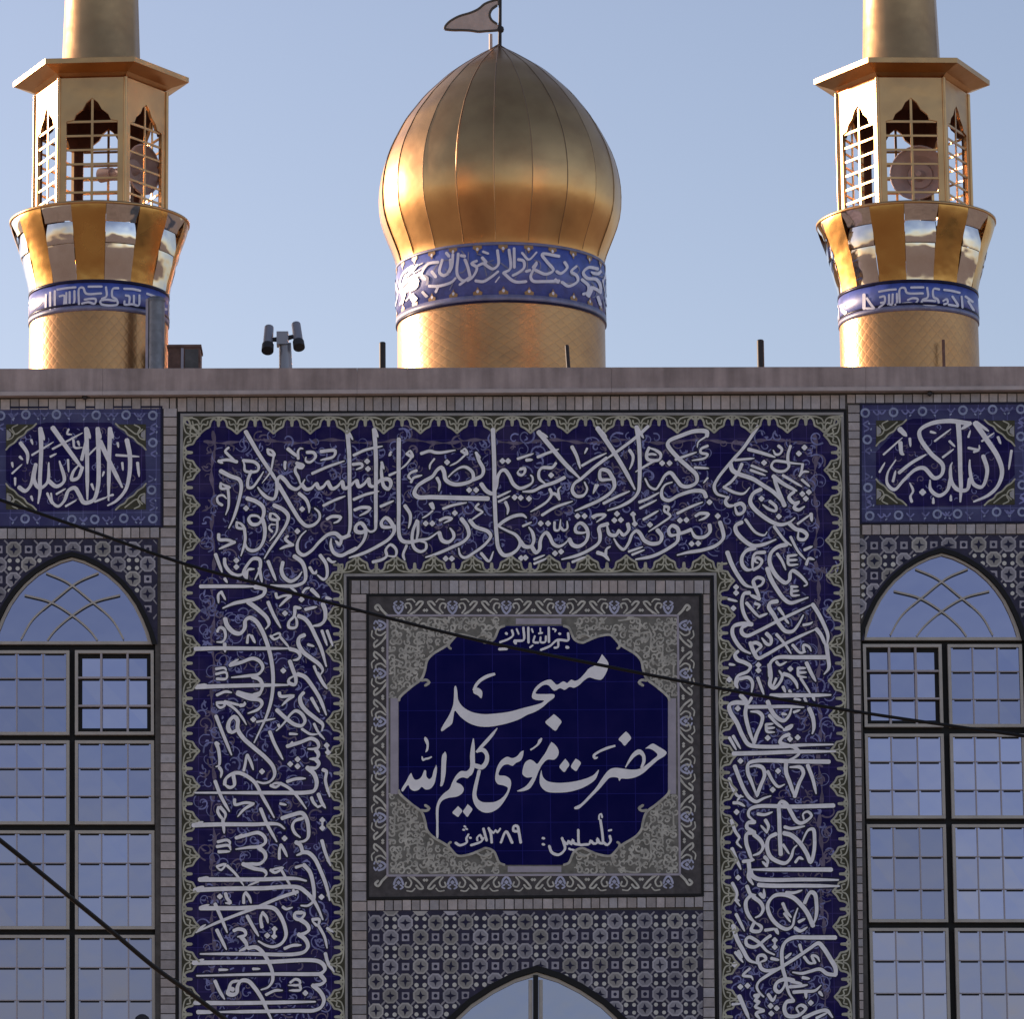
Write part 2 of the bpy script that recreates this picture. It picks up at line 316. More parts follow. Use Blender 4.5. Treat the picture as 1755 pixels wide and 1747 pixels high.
# ---------------------------------------------------------------- calligraphy, measured off the photograph
# (origin x, origin y, scale, pen width, text); a stroke is "x,y x,y ..."; "w5 " changes its pen; "@x,y" is a diamond dot
BAND = [
(340,720,6.72,7.4,"""545,135 700,400 890,690 920,760;905,690 905,800 870,910 800,900 720,830 685,780;
905,700 940,655 1000,700 1060,775 1130,800 1190,750 1225,690;1190,745 1240,800 1300,790 1350,730;1360,735 1390,790 1440,770 1480,710;1490,715 1540,795 1600,770 1650,705;1655,710 1680,785 1740,780;
920,745 1000,880 1100,1050 1180,1170 1250,1225 1330,1210 1395,1140 1390,1070 1340,1020;
255,590 370,650 470,690 495,760 470,920 410,1120 350,1250;
w5.5 350,320 310,360 330,390 440,490;w6 445,485 340,462 225,475;w6 235,475 280,500;
w5.5 260,730 260,790 330,790 365,780 310,760 260,730;w5.5 340,790 350,900 345,1010 315,1095;w5 275,985 225,950 220,890 280,870 325,910;
w6 515,470 650,490 695,540 680,590 540,590 530,520 515,470;w6.5 610,590 570,700 575,780 620,780 700,680 750,600;
w5.5 800,340 810,390 880,410 850,360 800,338;w4.5 870,410 850,520 830,600 735,730;
w6.5 1030,335 1090,385 1150,430;w5.5 1150,450 1150,360 1175,330 1205,335;w6 1250,375 1330,380 1350,430 1280,490 1235,470 1240,430;
w6.5 1410,365 1575,358 1560,420 1410,465;w6 1310,620 1480,545 1680,475;w6 1440,990 1560,930 1690,880;w6 1000,485 995,530 1000,575;
w6.5 1130,500 1210,530 1190,555 1130,540 1115,590 1150,660 1175,740;w6.5 1160,850 1240,920 1275,1010 1275,1070;@1195,1030;
w6.5 1480,1145 1540,1115 1640,1125 1610,1170 1560,1190;@550,1020;560,905 660,940 740,1000 755,1070 730,1150 690,1200 620,1205 580,1150 600,1110 680,1110 715,1140;
740,1150 765,1250 755,1380 700,1480 620,1510 560,1480 535,1400;w5.5 445,1180 445,1240 530,1250 490,1200 445,1180;w6 530,1250 540,1370 530,1440 490,1570;
870,985 980,1040 1035,1110 1015,1200 930,1340 820,1500 760,1600;w5.5 830,1080 830,1140 930,1150 880,1090 830,1075;w5 910,1160 900,1290 820,1400;w4.5 850,1290 815,1250 830,1210 890,1210;
w6 1030,1340 1000,1370 1030,1405 1090,1440;w6.5 1090,1440 1010,1460 940,1490;w6.5 235,1320 240,1380 330,1385 420,1410;w6.5 420,1410 330,1450 240,1490;@1140,1285;
1740,1330 1650,1360 1580,1310 1500,1320 1400,1400 1300,1510 1210,1560 1150,1520 1140,1430 1180,1340 1240,1280;w6.5 1650,1360 1630,1440 1580,1395;1820,1480 1740,1520 1640,1565 1560,1530 1525,1440 1530,1370"""),
(560,720,6.72,7.4,"""w8 235,110 258,400 262,800 262,1280 230,1340 150,1365;w5 240,120 300,230;w8 545,110 565,400 565,900 565,1180 555,1270 500,1290 450,1250;w5 560,120 590,200;450,1280 390,1300 335,1280 340,1220 390,1190 440,1240 450,1310 420,1400 330,1500 260,1540;
w8 830,220 828,600 830,1000 840,1350 880,1400 960,1410 1060,1390 1170,1370 1290,1290;1295,1300 1330,1390 1400,1410 1460,1360 1460,1310 1420,1250;
w6.5 1040,1160 990,1290 985,1400 1010,1480 1080,1520 1140,1490 1140,1420 1070,1400;w6 1050,1170 1050,1300 1030,1400;
180,715 200,790 260,770 340,690;345,700 370,770 430,740 480,670;482,680 500,760 560,770;560,740 640,690 720,690 740,740 710,800 660,770 640,700 630,600 630,490;w5 632,490 660,570;
w6 310,410 440,350 640,305;w6 310,920 440,865 600,825;w6 620,1000 770,935;w5.5 720,640 810,600;w6 300,515 400,510 410,540 340,575;@465,480;@475,565;w6.5 320,1040 400,1010 500,1020 480,1050 380,1105;
w5 740,370 720,410 745,400;w5.5 920,390 990,430 960,360 920,385;w5 980,430 920,510 850,570;w6 1035,585 970,610 940,650 970,690;w6 970,720 1000,670 1095,640;
w8.4 1860,908 1600,903 1200,892 1050,890 1010,850 1040,770 1120,710 1220,650 1270,580 1320,550 1350,600 1370,690 1450,740 1560,740 1680,690 1680,610 1600,545 1540,550 1460,600 1400,660;w6 1270,670 1300,740 1290,820;w5 1240,450 1190,520 1185,570;
w6 1085,390 1190,360 1240,375 1300,380 1480,350;w5 1550,360 1620,400 1590,335 1550,365;w4.5 1590,410 1500,490 1420,530;@1385,490;@1640,810;@1720,810;
770,1240 740,1180 680,1130 630,1180 640,1230 720,1240 775,1235;775,1220 775,1290 720,1370 600,1450 420,1540 260,1590;w6 530,1640 640,1610 690,1570 680,1500 735,1440 800,1500 790,1570 700,1570;w6 920,1450 880,1560 900,1620;
w6.5 900,990 960,1090 960,1180 940,1250;w5.5 1190,970 1230,1030 1210,960 1190,970;w4.5 1220,1050 1160,1100 1100,1135;w5.5 1340,1025 1450,985 1610,955;@1140,1195;@1215,1195;@1475,1075;@1370,1600;@1440,1600;w6 1300,1160 1370,1130 1440,1140 1350,1190;
1550,1140 1620,1240 1635,1330 1580,1400 1440,1470 1280,1540 1140,1585"""),
(780,720,6.72,7.4,"""w7 170,1160 230,1230 380,1290 410,1340 350,1430 220,1530 110,1590 60,1560 40,1480;w5.5 270,970 235,1010 320,1060;w5 315,1065 180,1160;205,695 310,640 325,570 280,480 235,375;w5 240,380 290,440;
w8 435,110 450,500 455,900 475,1300 500,1480 560,1560 640,1550 720,1490 750,1410 700,1330 600,1280 500,1230;500,1220 560,1170 680,1110 780,1100 820,1130;
750,1400 800,1460 870,1460 905,1400 890,1300 850,1240;880,1460 930,1530 970,1500 980,1400 1010,1330 1050,1300 1090,1350 1130,1430 1190,1460 1260,1430 1315,1370;1315,1375 1350,1440 1420,1460 1500,1410 1530,1320 1500,1230 1440,1190 1390,1230 1390,1290 1460,1305 1525,1290;
w5.5 1350,1640 1500,1580;300,740 360,820 430,850 470,780 490,660 530,590 570,580 620,640 670,740 740,790 820,770 890,720 890,660 870,640;
w6.5 1160,500 1120,550 1000,555 965,600 970,680 1040,740;1260,665 1150,720 1000,770 900,820 780,830;@1105,640;@545,475;@610,475;w6 820,465 890,460;w5.5 720,450 900,390;w6 950,430 1060,385 1190,340;w6 750,570 800,560 800,610 760,640 720,610 740,575;
w8.4 960,140 1100,310 1260,500 1430,670;w5 1000,160 1065,200;1745,440 1600,550 1450,680 1370,740 1350,820 1400,880 1480,870 1520,800 1490,720;
w6.5 1345,310 1400,420 1440,560;w5.5 1460,530 1600,450 1740,385;w5 1520,330 1490,390;w6 1000,1100 1150,1010 1350,940;
w6 1090,800 1110,860 1060,940 960,1010 870,1060;w6 1110,850 1160,860 1200,920;w5 1200,920 1190,800 1220,770;w5 1620,750 1590,850;w5 490,890 640,820;w5 500,945 630,880;@685,895;@755,900;@850,910;w6 580,950 610,1030 600,1090;w5 780,1225 880,1180;
@985,1195;@1070,1195;w5 1145,1180 1150,1270 1195,1270 1215,1150;w5 1215,1240 1250,1275 1290,1255 1290,1170;@1410,1110;@1490,1110;w6 1590,1130 1640,1100 1730,1100 1630,1180;@1150,1540;@1220,1520;@760,1595;@810,1590;w5 910,1610 1030,1560;w5 910,1660 1050,1600;w5.5 300,1540 390,1630 440,1520"""),
(1000,720,6.72,7.4,"""w8.4 160,95 260,240 360,390 480,590 590,800;w6 180,110 265,200;w7.4 745,75 620,190 360,385 267,450;w8 610,80 640,300 645,700 630,830 560,920 420,1000 280,1045;w6 610,80 660,160 690,210;
345,690 280,590 200,580 185,640 200,690 280,690 340,690;345,680 355,770 310,840 180,930 0,1010 -95,1050;w6 230,965 400,880 530,825;w6 530,350 570,420 560,500 530,570;w5.5 165,750 110,850;
w6.5 755,320 725,400 740,455 870,460 890,400 830,350 760,325;w5.5 820,470 700,540 600,600;w5 750,400 790,395 840,405;
w8 1420,190 1420,140 1290,130 1130,180 980,250 970,290 1080,430 1200,540 1300,640 1300,720 1210,770 1130,760 1070,690 1000,610 940,640 880,740 830,800 760,770 710,680;w4 1400,200 1320,260 1310,320;
w6 640,950 740,910 870,840;w5.5 650,1020 840,925;1410,890 1380,830 1270,820 1100,870 980,930 910,900 900,820 940,750 1020,720;@1450,950;@905,500;@990,500;w5.5 1060,460 1140,430 1300,375;w5.5 1430,300 1350,340 1350,380 1430,400 1400,440 1250,470;w5 1280,550 1440,560;w5 1430,670 1380,730;
w6 1080,1080 1220,1010 1370,950;w6 690,1150 860,1050;w5.5 930,1000 980,1010 960,1070 930,1050 930,1000;w5 960,1070 1000,1110 900,1190 750,1290;
1570,1180 1600,1270 1610,1360 1540,1440 1380,1500 1200,1530 1080,1560;@1545,1110;1450,1210 1455,1290 1390,1350 1290,1350 1240,1270;1240,1265 1150,1300 1070,1320;1100,1310 1080,1250 1020,1220 980,1270 1000,1330 1090,1320;1090,1330 1080,1400 980,1480 800,1570 600,1610;
@1110,1160;@1185,1155;@1245,1430;@1320,1425;w6.5 1290,1110 1340,1080 1440,1090 1400,1130 1330,1160;850,1270 900,1340 880,1410 790,1430 700,1390 650,1310 610,1280 560,1320 520,1420 460,1495 400,1450 350,1370;@765,1210;@570,1090;@590,1200;w4.5 570,1090 590,1200;
w5 520,1520 680,1465;w5 560,1555 700,1500;510,1200 520,1270 460,1330 410,1270;410,1275 370,1330 300,1320 270,1220;280,1200 180,1240 190,1330 180,1410 100,1480 -60,1560 -250,1610;@385,1085;@355,1160;@430,1155;w6 100,1120 150,1100 250,1100 150,1180;w7 160,1530 240,1560 295,1620;w6 255,1560 265,1490 310,1460"""),
(1200,720,6.72,7.4,"""w8 665,75 500,320 350,490 200,680 160,770 190,850 300,890;320,890 290,940 320,990 400,985;400,985 470,965 510,1010 490,1070 430,1085 400,1010;w6.5 555,340 700,380 860,430;w5.5 900,300 940,340 920,390 870,400 840,350;
w6 1040,300 1010,400 1010,480 1020,540 970,590 880,590 820,540 850,480 940,480 1060,500 1180,510;w5.5 1180,510 1165,590 1140,650;w5.5 1140,650 1190,600 1250,600;@1135,390;@1200,320;w5 400,465 620,445;
480,510 430,620 350,720 270,775;w8 345,500 370,580 430,620 600,680 730,760 850,840 980,990;w8 970,990 900,820 840,650;840,650 960,740 1110,820;1080,830 1020,890 1080,960 1140,940;1130,950 1080,1010 1130,1040 1200,1000;@1175,855;@1250,835;@1215,910;
w5 590,530 770,600;w5 580,580 750,640;@735,495;w5 950,640 1170,770;w5 1170,690 1260,770;w5.5 270,775 400,840 500,850 570,780;w8 700,800 610,850 575,940 610,1010 720,1110 850,1190 930,1210 1030,1180 1090,1130;1020,1190 1100,1260 1180,1280 1230,1330 1200,1380 1130,1370 1130,1290;
@705,910;@905,1115;w6 800,940 870,1000 870,1050 790,1030 720,980;w5.5 1120,1200 1270,1090;w7 1275,1085 1285,1170;w8 480,1180 410,1220 410,1280 480,1370 600,1450 720,1440 870,1380;w5 520,1150 640,1300 740,1330 770,1290;w5.5 850,1230 980,1400 1050,1450;
w5 1040,1350 1130,1520 1210,1610;w6.5 1220,1670 1250,1600 1310,1610;w6.5 1200,1500 1290,1460"""),
(330,930,6.72,7.4,"""w6.5 265,140 340,345;w6.5 370,190 375,260 430,340 500,380 560,375 620,330;620,400 590,350 640,250 700,190 770,200 780,290 720,430;w6.5 770,300 800,460;w6 620,420 640,320 710,310;@505,210;@505,285;w6.5 870,220 960,440;
1170,160 1260,230 1300,340 1290,450 1190,500 1050,505 900,495;1040,230 1025,330 1060,410 1130,450 1210,410 1260,340;w5.5 1350,290 1400,360 1430,330 1420,370;w6.5 1470,150 1540,260 1545,400 1510,430 1440,380;w5.5 1560,190 1610,230 1650,220;
w7 90,510 400,508 730,510;w5.5 370,420 400,465;w8 720,515 830,540 820,600 730,650 600,680 480,705 350,760;w6 340,575 300,600 300,700;w5 330,570 380,665;w8 640,690 760,780 860,880 880,950 840,1000;
w6.5 870,690 930,830 1015,985;w5.5 960,590 975,640 1040,620 1135,610;w7 1130,620 1070,670 1000,740;@1255,660;@1065,820;w6 1270,580 1300,540 1350,525;w7 1370,545 1460,635;w4.5 1130,520 1200,575;w5.5 1540,640 1600,655;
w8 375,880 400,960 480,1040 550,1050 600,990 610,900 660,870 730,910 790,1000 850,1140 900,1320 925,1500 925,1680 900,1850 850,2010 800,2120 710,2310;
w6 285,1030 310,985 360,1000 380,1080 350,1145 280,1150;w7 370,1170 375,1265;w5.5 630,1160 645,1070 670,1070;w6 680,1080 720,1160;w6.5 1180,745 1170,850 1110,920 1110,980 1190,980 1200,900 1170,840;w6.5 1180,750 1250,760;1220,850 1290,880 1350,950 1420,1090 1480,1220 1540,1430;w8 1500,710 1530,800 1520,900 1470,950 1390,965;w6.5 1300,775 1430,745;
w5.5 1490,1020 1550,1190;w5.5 1550,1020 1615,1195;w5 900,1080 940,1120 1010,1080 1000,1050 900,1085;w5 1010,1090 1110,1210;w7.6 30,1230 300,1222 700,1225 1130,1225;w7 1120,1230 1210,1260 1240,1310 1210,1350 1160,1360;
w8 1290,1070 1230,1100 1220,1170 1270,1260 1370,1340 1460,1410 1500,1480 1470,1530;w5 1330,1180 1400,1200;w5 1400,1430 1440,1530;w6.5 1440,1510 1500,1620 1550,1690;
w7 430,1420 560,1385 700,1340 780,1380 810,1450 760,1520 640,1540 450,1560;690,1550 770,1580 805,1650 780,1730 700,1750;w5 440,1400 530,1350;w5.5 270,1460 370,1450 390,1480;w5.5 270,1520 380,1500 400,1530;w5.5 280,1575 390,1570 400,1500;
@1045,1480;1120,1370 1160,1480 1190,1570 1180,1640 1110,1620 1110,1580 1170,1540;w7.4 1210,1520 1290,1550 1380,1660 1470,1810 1540,1990;w8 40,1670 300,1660 700,1650 1100,1645;w7 60,1660 160,1640"""),
(330,1170,6.72,7.4,"""w8 520,120 640,150 760,150 805,90;515,130 660,190 780,210 800,250 760,310 640,360;w6 280,150 380,110 450,120;w6 280,240 360,240 370,270 320,295 275,260;w5.5 370,225 480,250 560,270;w7 550,270 600,260 600,230;w5 390,240 500,320 580,420 620,490;
w8 430,570 410,520 430,440 480,400 520,440 520,540 580,640 700,750 850,880 930,980 945,1070 900,1140 820,1165 740,1145;w7 520,545 450,580 415,560;@700,430;w4.5 740,460 950,420;w6.5 270,390 340,570 450,840;w6.5 270,700 300,780 305,960 270,975;w6 270,700 310,715;w6 310,985 335,1030 325,1100;
w6.5 1000,120 1010,160 1170,150;w7 1160,160 1090,210 1030,270;w8 1280,120 1240,170 1250,250 1310,330 1420,420 1500,490 1490,560;w5 1400,480 1450,580 1520,660;w6 1370,185 1460,345;
w7 970,320 1080,420 1180,490 1260,500 1295,450 1260,370 1190,330 1130,370 1080,440 1000,530 965,560;w5.5 990,490 1000,530;w6.5 890,570 940,700 1040,890;w5 1120,595 1210,600;w5 1260,540 1360,600 1440,600;
w7.4 1090,740 1250,690 1370,650 1440,690 1450,750 1400,770 1330,770;1420,780 1450,830 1430,880 1350,885;1420,890 1455,940 1420,990 1320,980;w5 1150,690 1100,745;w8 1320,985 1400,1060 1430,1170 1400,1250 1310,1272 1000,1275 30,1275;@1210,890;@1210,970;@1125,945;@1545,730;@1560,810;w4 1545,730 1560,810;
w6 590,1020 610,930 620,840;w6 630,840 670,920 700,1010;@800,1030;w7 370,1180 380,1120 450,1060 530,1045 620,1080 720,1160 800,1310 880,1450 940,1560;w7 470,1070 480,1190 430,1215 370,1180;w6.5 1090,1145 1190,1115 1300,1110;w5.5 900,1190 960,1210 1010,1170 950,1165 900,1190;w5.5 1010,1165 1110,1220 1200,1310 1310,1460;
w6.5 260,1140 330,1320 425,1490;w6 485,1350 490,1410 600,1390 710,1395;w7 700,1400 590,1470 520,1550;w6.5 1500,1010 1540,1030 1530,1130 1580,1320;w6 1370,1330 1390,1380 1440,1440;w7 1450,1290 1490,1390 1530,1450;w5 1440,1440 1490,1420;
w5 1010,1400 1080,1415;w6 300,1440 290,1490 330,1560 370,1590;w6 320,1440 380,1520 370,1580;w6.5 350,1590 365,1740;w8 5,1650 300,1640 700,1640 990,1640 1060,1690;w6 30,1640 120,1610;w6.5 785,1460 860,1640 970,1840;
w8 1030,1570 1150,1530 1260,1510 1310,1570 1335,1680 1330,1790 1290,1830 1200,1845;w6.5 1270,1570 1180,1600 1150,1660 1180,1740 1240,1790;@1495,1590;@1495,1680;w4.5 1495,1590 1495,1680"""),
(330,1400,6.72,7.4,"""w7 500,250 630,215 760,190 830,240 840,300 780,345 640,360 500,380;760,360 830,420 840,480 780,545 680,550 580,545;w5 520,240 570,205;580,550 700,600 830,630 850,670 830,700;w4.5 760,750 640,800;w6 290,295 400,275 430,300 430,335;w6 280,350 420,340 440,390;w6 300,410 430,405;@1060,255;w6 1000,490 1000,400 1010,330;w6 1015,330 1050,380 1090,465;
w7.4 1190,300 1240,330 1260,420 1200,450;1260,415 1330,420 1400,480 1480,640 1540,800 1580,970;w6.5 1490,280 1530,420 1590,570;w6 1190,590 1280,560;1280,560 1350,640 1390,790 1400,900 1390,980 1330,1030 1250,1030;w5.5 280,580 340,560 380,555 330,620 280,590;w5 400,570 500,670 590,800;w5.5 900,620 950,650 1040,595 960,605 900,620;w5 1030,630 1080,720 1140,820;
w8.4 80,730 400,730 800,728 1200,720 1310,745;w8.4 25,850 400,835 800,830 1220,820 1300,870 1380,950 1440,1050 1500,1190;w6 60,830 130,810;w6 100,720 180,700;w7 1210,870 1000,940 740,1050 500,1140 250,1240 40,1340;w5 1160,850 1190,910;w6 60,1310 150,1250;w6 590,1000 590,920 600,880;w6 610,880 650,930 675,1000;w6.5 380,890 400,950 440,1000 380,1000;@315,925;
w8 90,1060 500,1060 930,1060 1000,1130 1060,1260 1075,1380 1020,1470 930,1505 850,1490 760,1440;w6 110,1045 190,1020;w6.5 260,1010 330,1170 400,1340;w6.5 280,1310 390,1535;w6.5 630,1150 690,1260 760,1380;w6.5 800,1280 785,1180 800,1110;w6 805,1110 850,1160 870,1230;@860,1375;@945,1300;@940,1385;w5 945,1300 940,1385;
w7 475,1320 530,1300 600,1320 610,1370 520,1390;560,1390 620,1470 620,1510 540,1555;w7.4 640,1520 730,1510 800,1560 870,1670 920,1800 920,1900 870,1970 790,2000;w7 1260,1110 1180,1120 1180,1170 1240,1190 1290,1120 1230,1100;w7.6 1240,1190 1320,1250 1340,1310 1290,1350 1220,1360;1220,1360 1300,1420 1330,1500 1290,1560 1170,1590 600,1585 90,1587;w6.5 1060,1525 1150,1490 1250,1485;
@1485,930;w5.5 1040,1045 1080,1070 1150,1050;w6 1380,1190 1460,1190 1440,1260 1380,1210;w5.5 1450,1260 1520,1390 1550,1520;w5 1550,1290 1620,1335;w6.5 1530,1580 1560,1690 1630,1790"""),
(330,1567,6.75,7.4,"""w8 10,570 400,565 850,560 1450,550 1520,600 1530,650 1480,695 1400,700 900,700 50,720;1480,710 1530,780 1480,820 1390,825;1390,830 1480,910 1520,1000 1490,1080 1410,1120 1200,1125 600,1135 290,1140;w6 40,560 130,530;w8 60,1140 245,1140;w8 160,1035 600,1035 1420,1020;w7 25,1035 100,1040;
w8 470,880 430,870 410,920 460,940 510,920 520,850 560,780 640,780 720,860 800,980 860,1110 920,1240;w7 420,880 450,800 540,775;w6.5 260,780 310,890 370,990;w6 850,940 960,890 1040,890;w5.5 1130,800 1190,760 1240,780 1240,820 1110,830;w5.5 1240,830 1250,880 1120,890;@1305,920;w5 310,650 410,650;w5 700,640 780,640"""),
(1220,930,7.596,7.4,"""w8 975,30 860,60 770,140 750,250 800,380 880,480 960,530 1010,490 1020,400 1050,370 1120,410 1210,500 1240,550 1200,570;w8 720,340 760,460 850,620 940,740 1020,790 1140,760 1250,720;w8 560,75 450,110 390,200 400,300 460,360 540,350;w6.5 690,130 560,150 530,250 530,360;w6.5 540,360 620,310 650,240 580,200 560,250 600,270;w8 200,130 260,290 350,450 440,560 530,590;
w5.5 850,150 910,240 960,360;w5.5 990,180 1110,165;w5.5 990,180 1000,290 1120,290;w5.5 1000,235 1110,230;w7 560,590 540,500 600,460 670,490 650,550 570,590;w7 570,600 620,720;w7 620,740 500,690;w7.4 490,660 420,670 390,760 400,880 450,1000 510,1060;w8 520,1070 380,1065 280,1100 265,1180 310,1290 400,1400 500,1450;
w7.4 450,1080 390,1120 390,1180 450,1220 600,1160 850,1030 1100,910 1310,810;1310,810 1380,920 1460,1080 1510,1220 1495,1350;w8 1490,1340 1510,1500 1520,1640 1460,1720;w5.5 1040,580 1040,690 1140,690;w5.5 1040,640 1130,630;w5.5 1030,580 1120,580;@315,585;@315,660;@280,860;w5 215,740 330,770;w6 450,790 560,920 620,980;w5.5 560,800 620,820 590,870;w6 620,970 720,930;
w8 850,770 760,790 740,840 800,940 870,1060 960,1160 1050,1160 1120,1080 1190,950;w6 870,860 940,960;w5 960,1010 1000,1060;w5.5 1190,1080 1280,1060 1310,1040;w7.4 500,1310 540,1420 600,1510 700,1470 940,1330 1180,1210 1360,1130;1360,1130 1420,1210 1480,1350;w7 520,1320 580,1310 640,1360 590,1410 560,1460;w7 710,1190 770,1260 760,1330 720,1330 650,1250;
w5.5 840,1200 950,1330 1030,1450;w5.5 1050,1340 1150,1440 1220,1430;w5.5 1200,1430 1190,1340 1260,1360 1290,1420;w7.4 340,1420 300,1470 330,1530 430,1570 500,1620 470,1680 330,1750 300,1850 310,1880;w8 1480,1500 1100,1500 850,1505 770,1560 745,1650 740,1750;w5.5 840,1560 880,1600 970,1560;@1020,1650;w5.5 1120,1640 1220,1640;w5.5 1120,1640 1130,1740 1230,1760;w5.5 1130,1700 1230,1695;w7 1230,1570 1300,1720 1350,1810;w5 230,1590 300,1600;@605,1600;@605,1670"""),
(1230,1140,7.596,7.4,"""w8 670,0 690,150 680,260 730,305 790,260 840,150 800,80;w6 760,180 720,280;w7 860,120 940,150 1020,240 1040,310;w7 290,185 400,170 450,230 440,360;w7.4 270,180 240,260 260,305;w6 520,170 600,390;@150,195;w5 1080,180 1150,290 1210,390;w8 690,405 900,400 1200,400 1470,395;w6 850,290 880,360;w5.5 930,340 960,360;w5.5 1000,450 1080,460;w5.5 1130,440 1160,500;w5.5 1240,420 1260,470;
w8 340,500 220,495 150,530 160,610 250,760 320,920 400,1040 500,1065 900,1065 1050,1050 1500,1040;@260,570;w8 300,400 370,490 360,640 400,830 470,1030;w7 440,430 390,520;w8 470,1020 510,900 570,760 580,670 530,620 430,610;w7 400,550 600,550 900,545 1120,555;
w8 650,480 690,580 760,680 860,730 930,660 960,570;w5.5 840,640 900,650;w5.5 990,620 1070,590;w6 670,660 760,760 850,830;w6 860,850 940,830 970,790 880,820;w8 1190,570 1240,700 1250,830 1230,900;w5.5 630,780 720,770;w5.5 630,780 640,870 740,880;w5.5 640,830 740,820;@650,955;
w7.4 930,910 850,940 810,1010 900,1050 1000,1080 1060,1150 1000,1210 900,1250;@940,970;@1040,950;w5.5 150,950 240,1110;w5.5 200,930 295,1095;w8 200,1160 600,1150 1000,1135 1530,1130;@295,1255;w8 1450,1265 1000,1260 500,1255 400,1290 390,1400 440,1530 510,1720;w8 510,1700 560,1570 610,1430 580,1340 490,1315 420,1330;
w8 890,1260 890,1400 940,1540 1000,1720;w8 1000,1720 1060,1540 1115,1410 1080,1340 940,1335;w7 1170,1310 1240,1500 1280,1680;w7.4 220,1320 280,1480 350,1640 420,1740 500,1785 600,1740 690,1710;w6 150,1480 190,1600 260,1710 330,1720;@785,1385;w6 650,1390 720,1520 790,1590 870,1560;@715,1630"""),
(1230,1350,7.596,7.4,"""w6 300,110 250,180;w6 205,205 280,210 350,250;w8 1510,240 1000,255 500,255 410,300 400,370 480,450;w8 480,455 390,470 380,530 480,580;@245,325;w6 520,350 610,360 710,325;w6.5 620,430 660,510 640,590;w5 640,590 560,500;
w8 820,880 810,700 800,400 800,220 830,190 890,220 960,340 1020,440 1080,470 1170,430 1220,370 1170,320 1110,350 1120,420;w6 870,520 950,540 1130,510;w8 860,600 960,630 1070,730 1160,870 1210,980 1250,850 1260,680 1240,550 1180,560 1090,730;w8 760,610 670,660 640,760 680,900 780,970 880,990 950,920 990,800 1030,760;
w8 480,590 380,610 370,720 410,850 440,930 470,950;w7.4 470,620 560,700 590,780 540,860 460,890;w7 590,770 630,760;w5 850,750 930,870;w6.5 1010,980 1060,920 1110,940;w6 175,430 230,580 280,660 250,720 310,790;w6.5 185,800 300,1070;w6.5 610,910 650,960 640,1030;w5.5 640,1030 580,970;w7 330,970 400,960 470,950;w8 400,960 410,1080 400,1170 460,1270;
w8 1480,1075 1000,1075 450,1075;w8 430,1080 440,1140 500,1190 700,1210 1100,1205 1570,1210;w8 530,1275 700,1285 1100,1285 1580,1290;@265,1180;w6 190,1250 250,1380 240,1470 290,1550;w6 230,1470 280,1480;w7 380,1290 430,1400 490,1405;w6.5 550,1390 600,1440 600,1330;w6 890,1375 1000,1375 1095,1345;
w8 430,1410 370,1480 370,1590 420,1700 480,1760;w7.4 460,1430 560,1510 590,1590 550,1670 490,1700;w8 1130,1510 1170,1420 1210,1370 1260,1390 1285,1520 1280,1680 1240,1800;w8 1240,1810 1170,1650 1090,1540 980,1440 850,1400 730,1420 650,1530 670,1650 740,1760 830,1830 900,1850 970,1810 1000,1690 1040,1580"""),
(1230,1530,7.63,7.4,"""w6 850,150 900,260 960,330;w5 870,280 950,390;w6.5 1060,390 1140,350;w6.5 1010,470 1080,510 1170,460;w7.4 480,390 440,500 550,510 570,460 490,400;w6 240,290 350,510;w8 200,440 250,610 330,760 410,890 510,930;w6 620,500 760,480;w7 760,490 790,550;w7 690,570 620,620 540,690 470,720 380,690 370,620 410,590 480,620 560,680 640,770 740,820;@745,630;@745,720;w4.5 745,630 745,720;
w8 1540,595 1200,595 980,600 880,660 840,760 840,900 850,1000 880,1110 900,1220 940,1340 1000,1420;w7 890,860 960,800;w6 700,870 800,890;w8 1540,1080 1540,1000 1470,870 1380,730 1320,670 1200,740 1040,850 850,970 650,1090 540,1170 510,1240 540,1310 600,1370;w7 1540,1085 1430,1070 1340,1010 1200,1040 1100,1065 980,1050;w6 1070,690 1100,790;
w7 520,930 530,840 600,830 630,880 550,920;w7 540,930 570,1000 640,1030 830,990;w5.5 1130,850 1200,930 1270,930;w5.5 1270,930 1230,830 1300,850 1330,910;w5.5 230,790 330,920;w5.5 270,770 320,860;@220,950;w6 420,1000 330,1090 440,1110 460,1150;@295,1240;@390,1225;w8 280,1360 350,1520 410,1660;w5 190,1470 300,1460;
w8 990,1160 880,1140 770,1190 750,1270 800,1310 860,1250 880,1180;w6.5 940,1240 1080,1230 1170,1215;w6 960,1170 1100,1200;w6.5 990,1310 1130,1300 1270,1290 1350,1220;w6.5 1150,1320 1155,1390;w6 1330,1310 1370,1360;w6 1110,1120 1200,1135;w8 990,1420 900,1440 870,1520 900,1610 980,1630 1080,1600 1150,1520 1090,1480 1030,1520 1060,1580;@1215,1450;
w7 480,1360 540,1350 490,1420 540,1440 490,1500 600,1540;w7 600,1550 500,1590 550,1660;w6.5 660,1340 720,1420 760,1350;@690,1490;@770,1520;@700,1590;w8 1120,1650 1300,1570 1420,1550 1500,1640;w6 1290,1650 1430,1580"""),
]
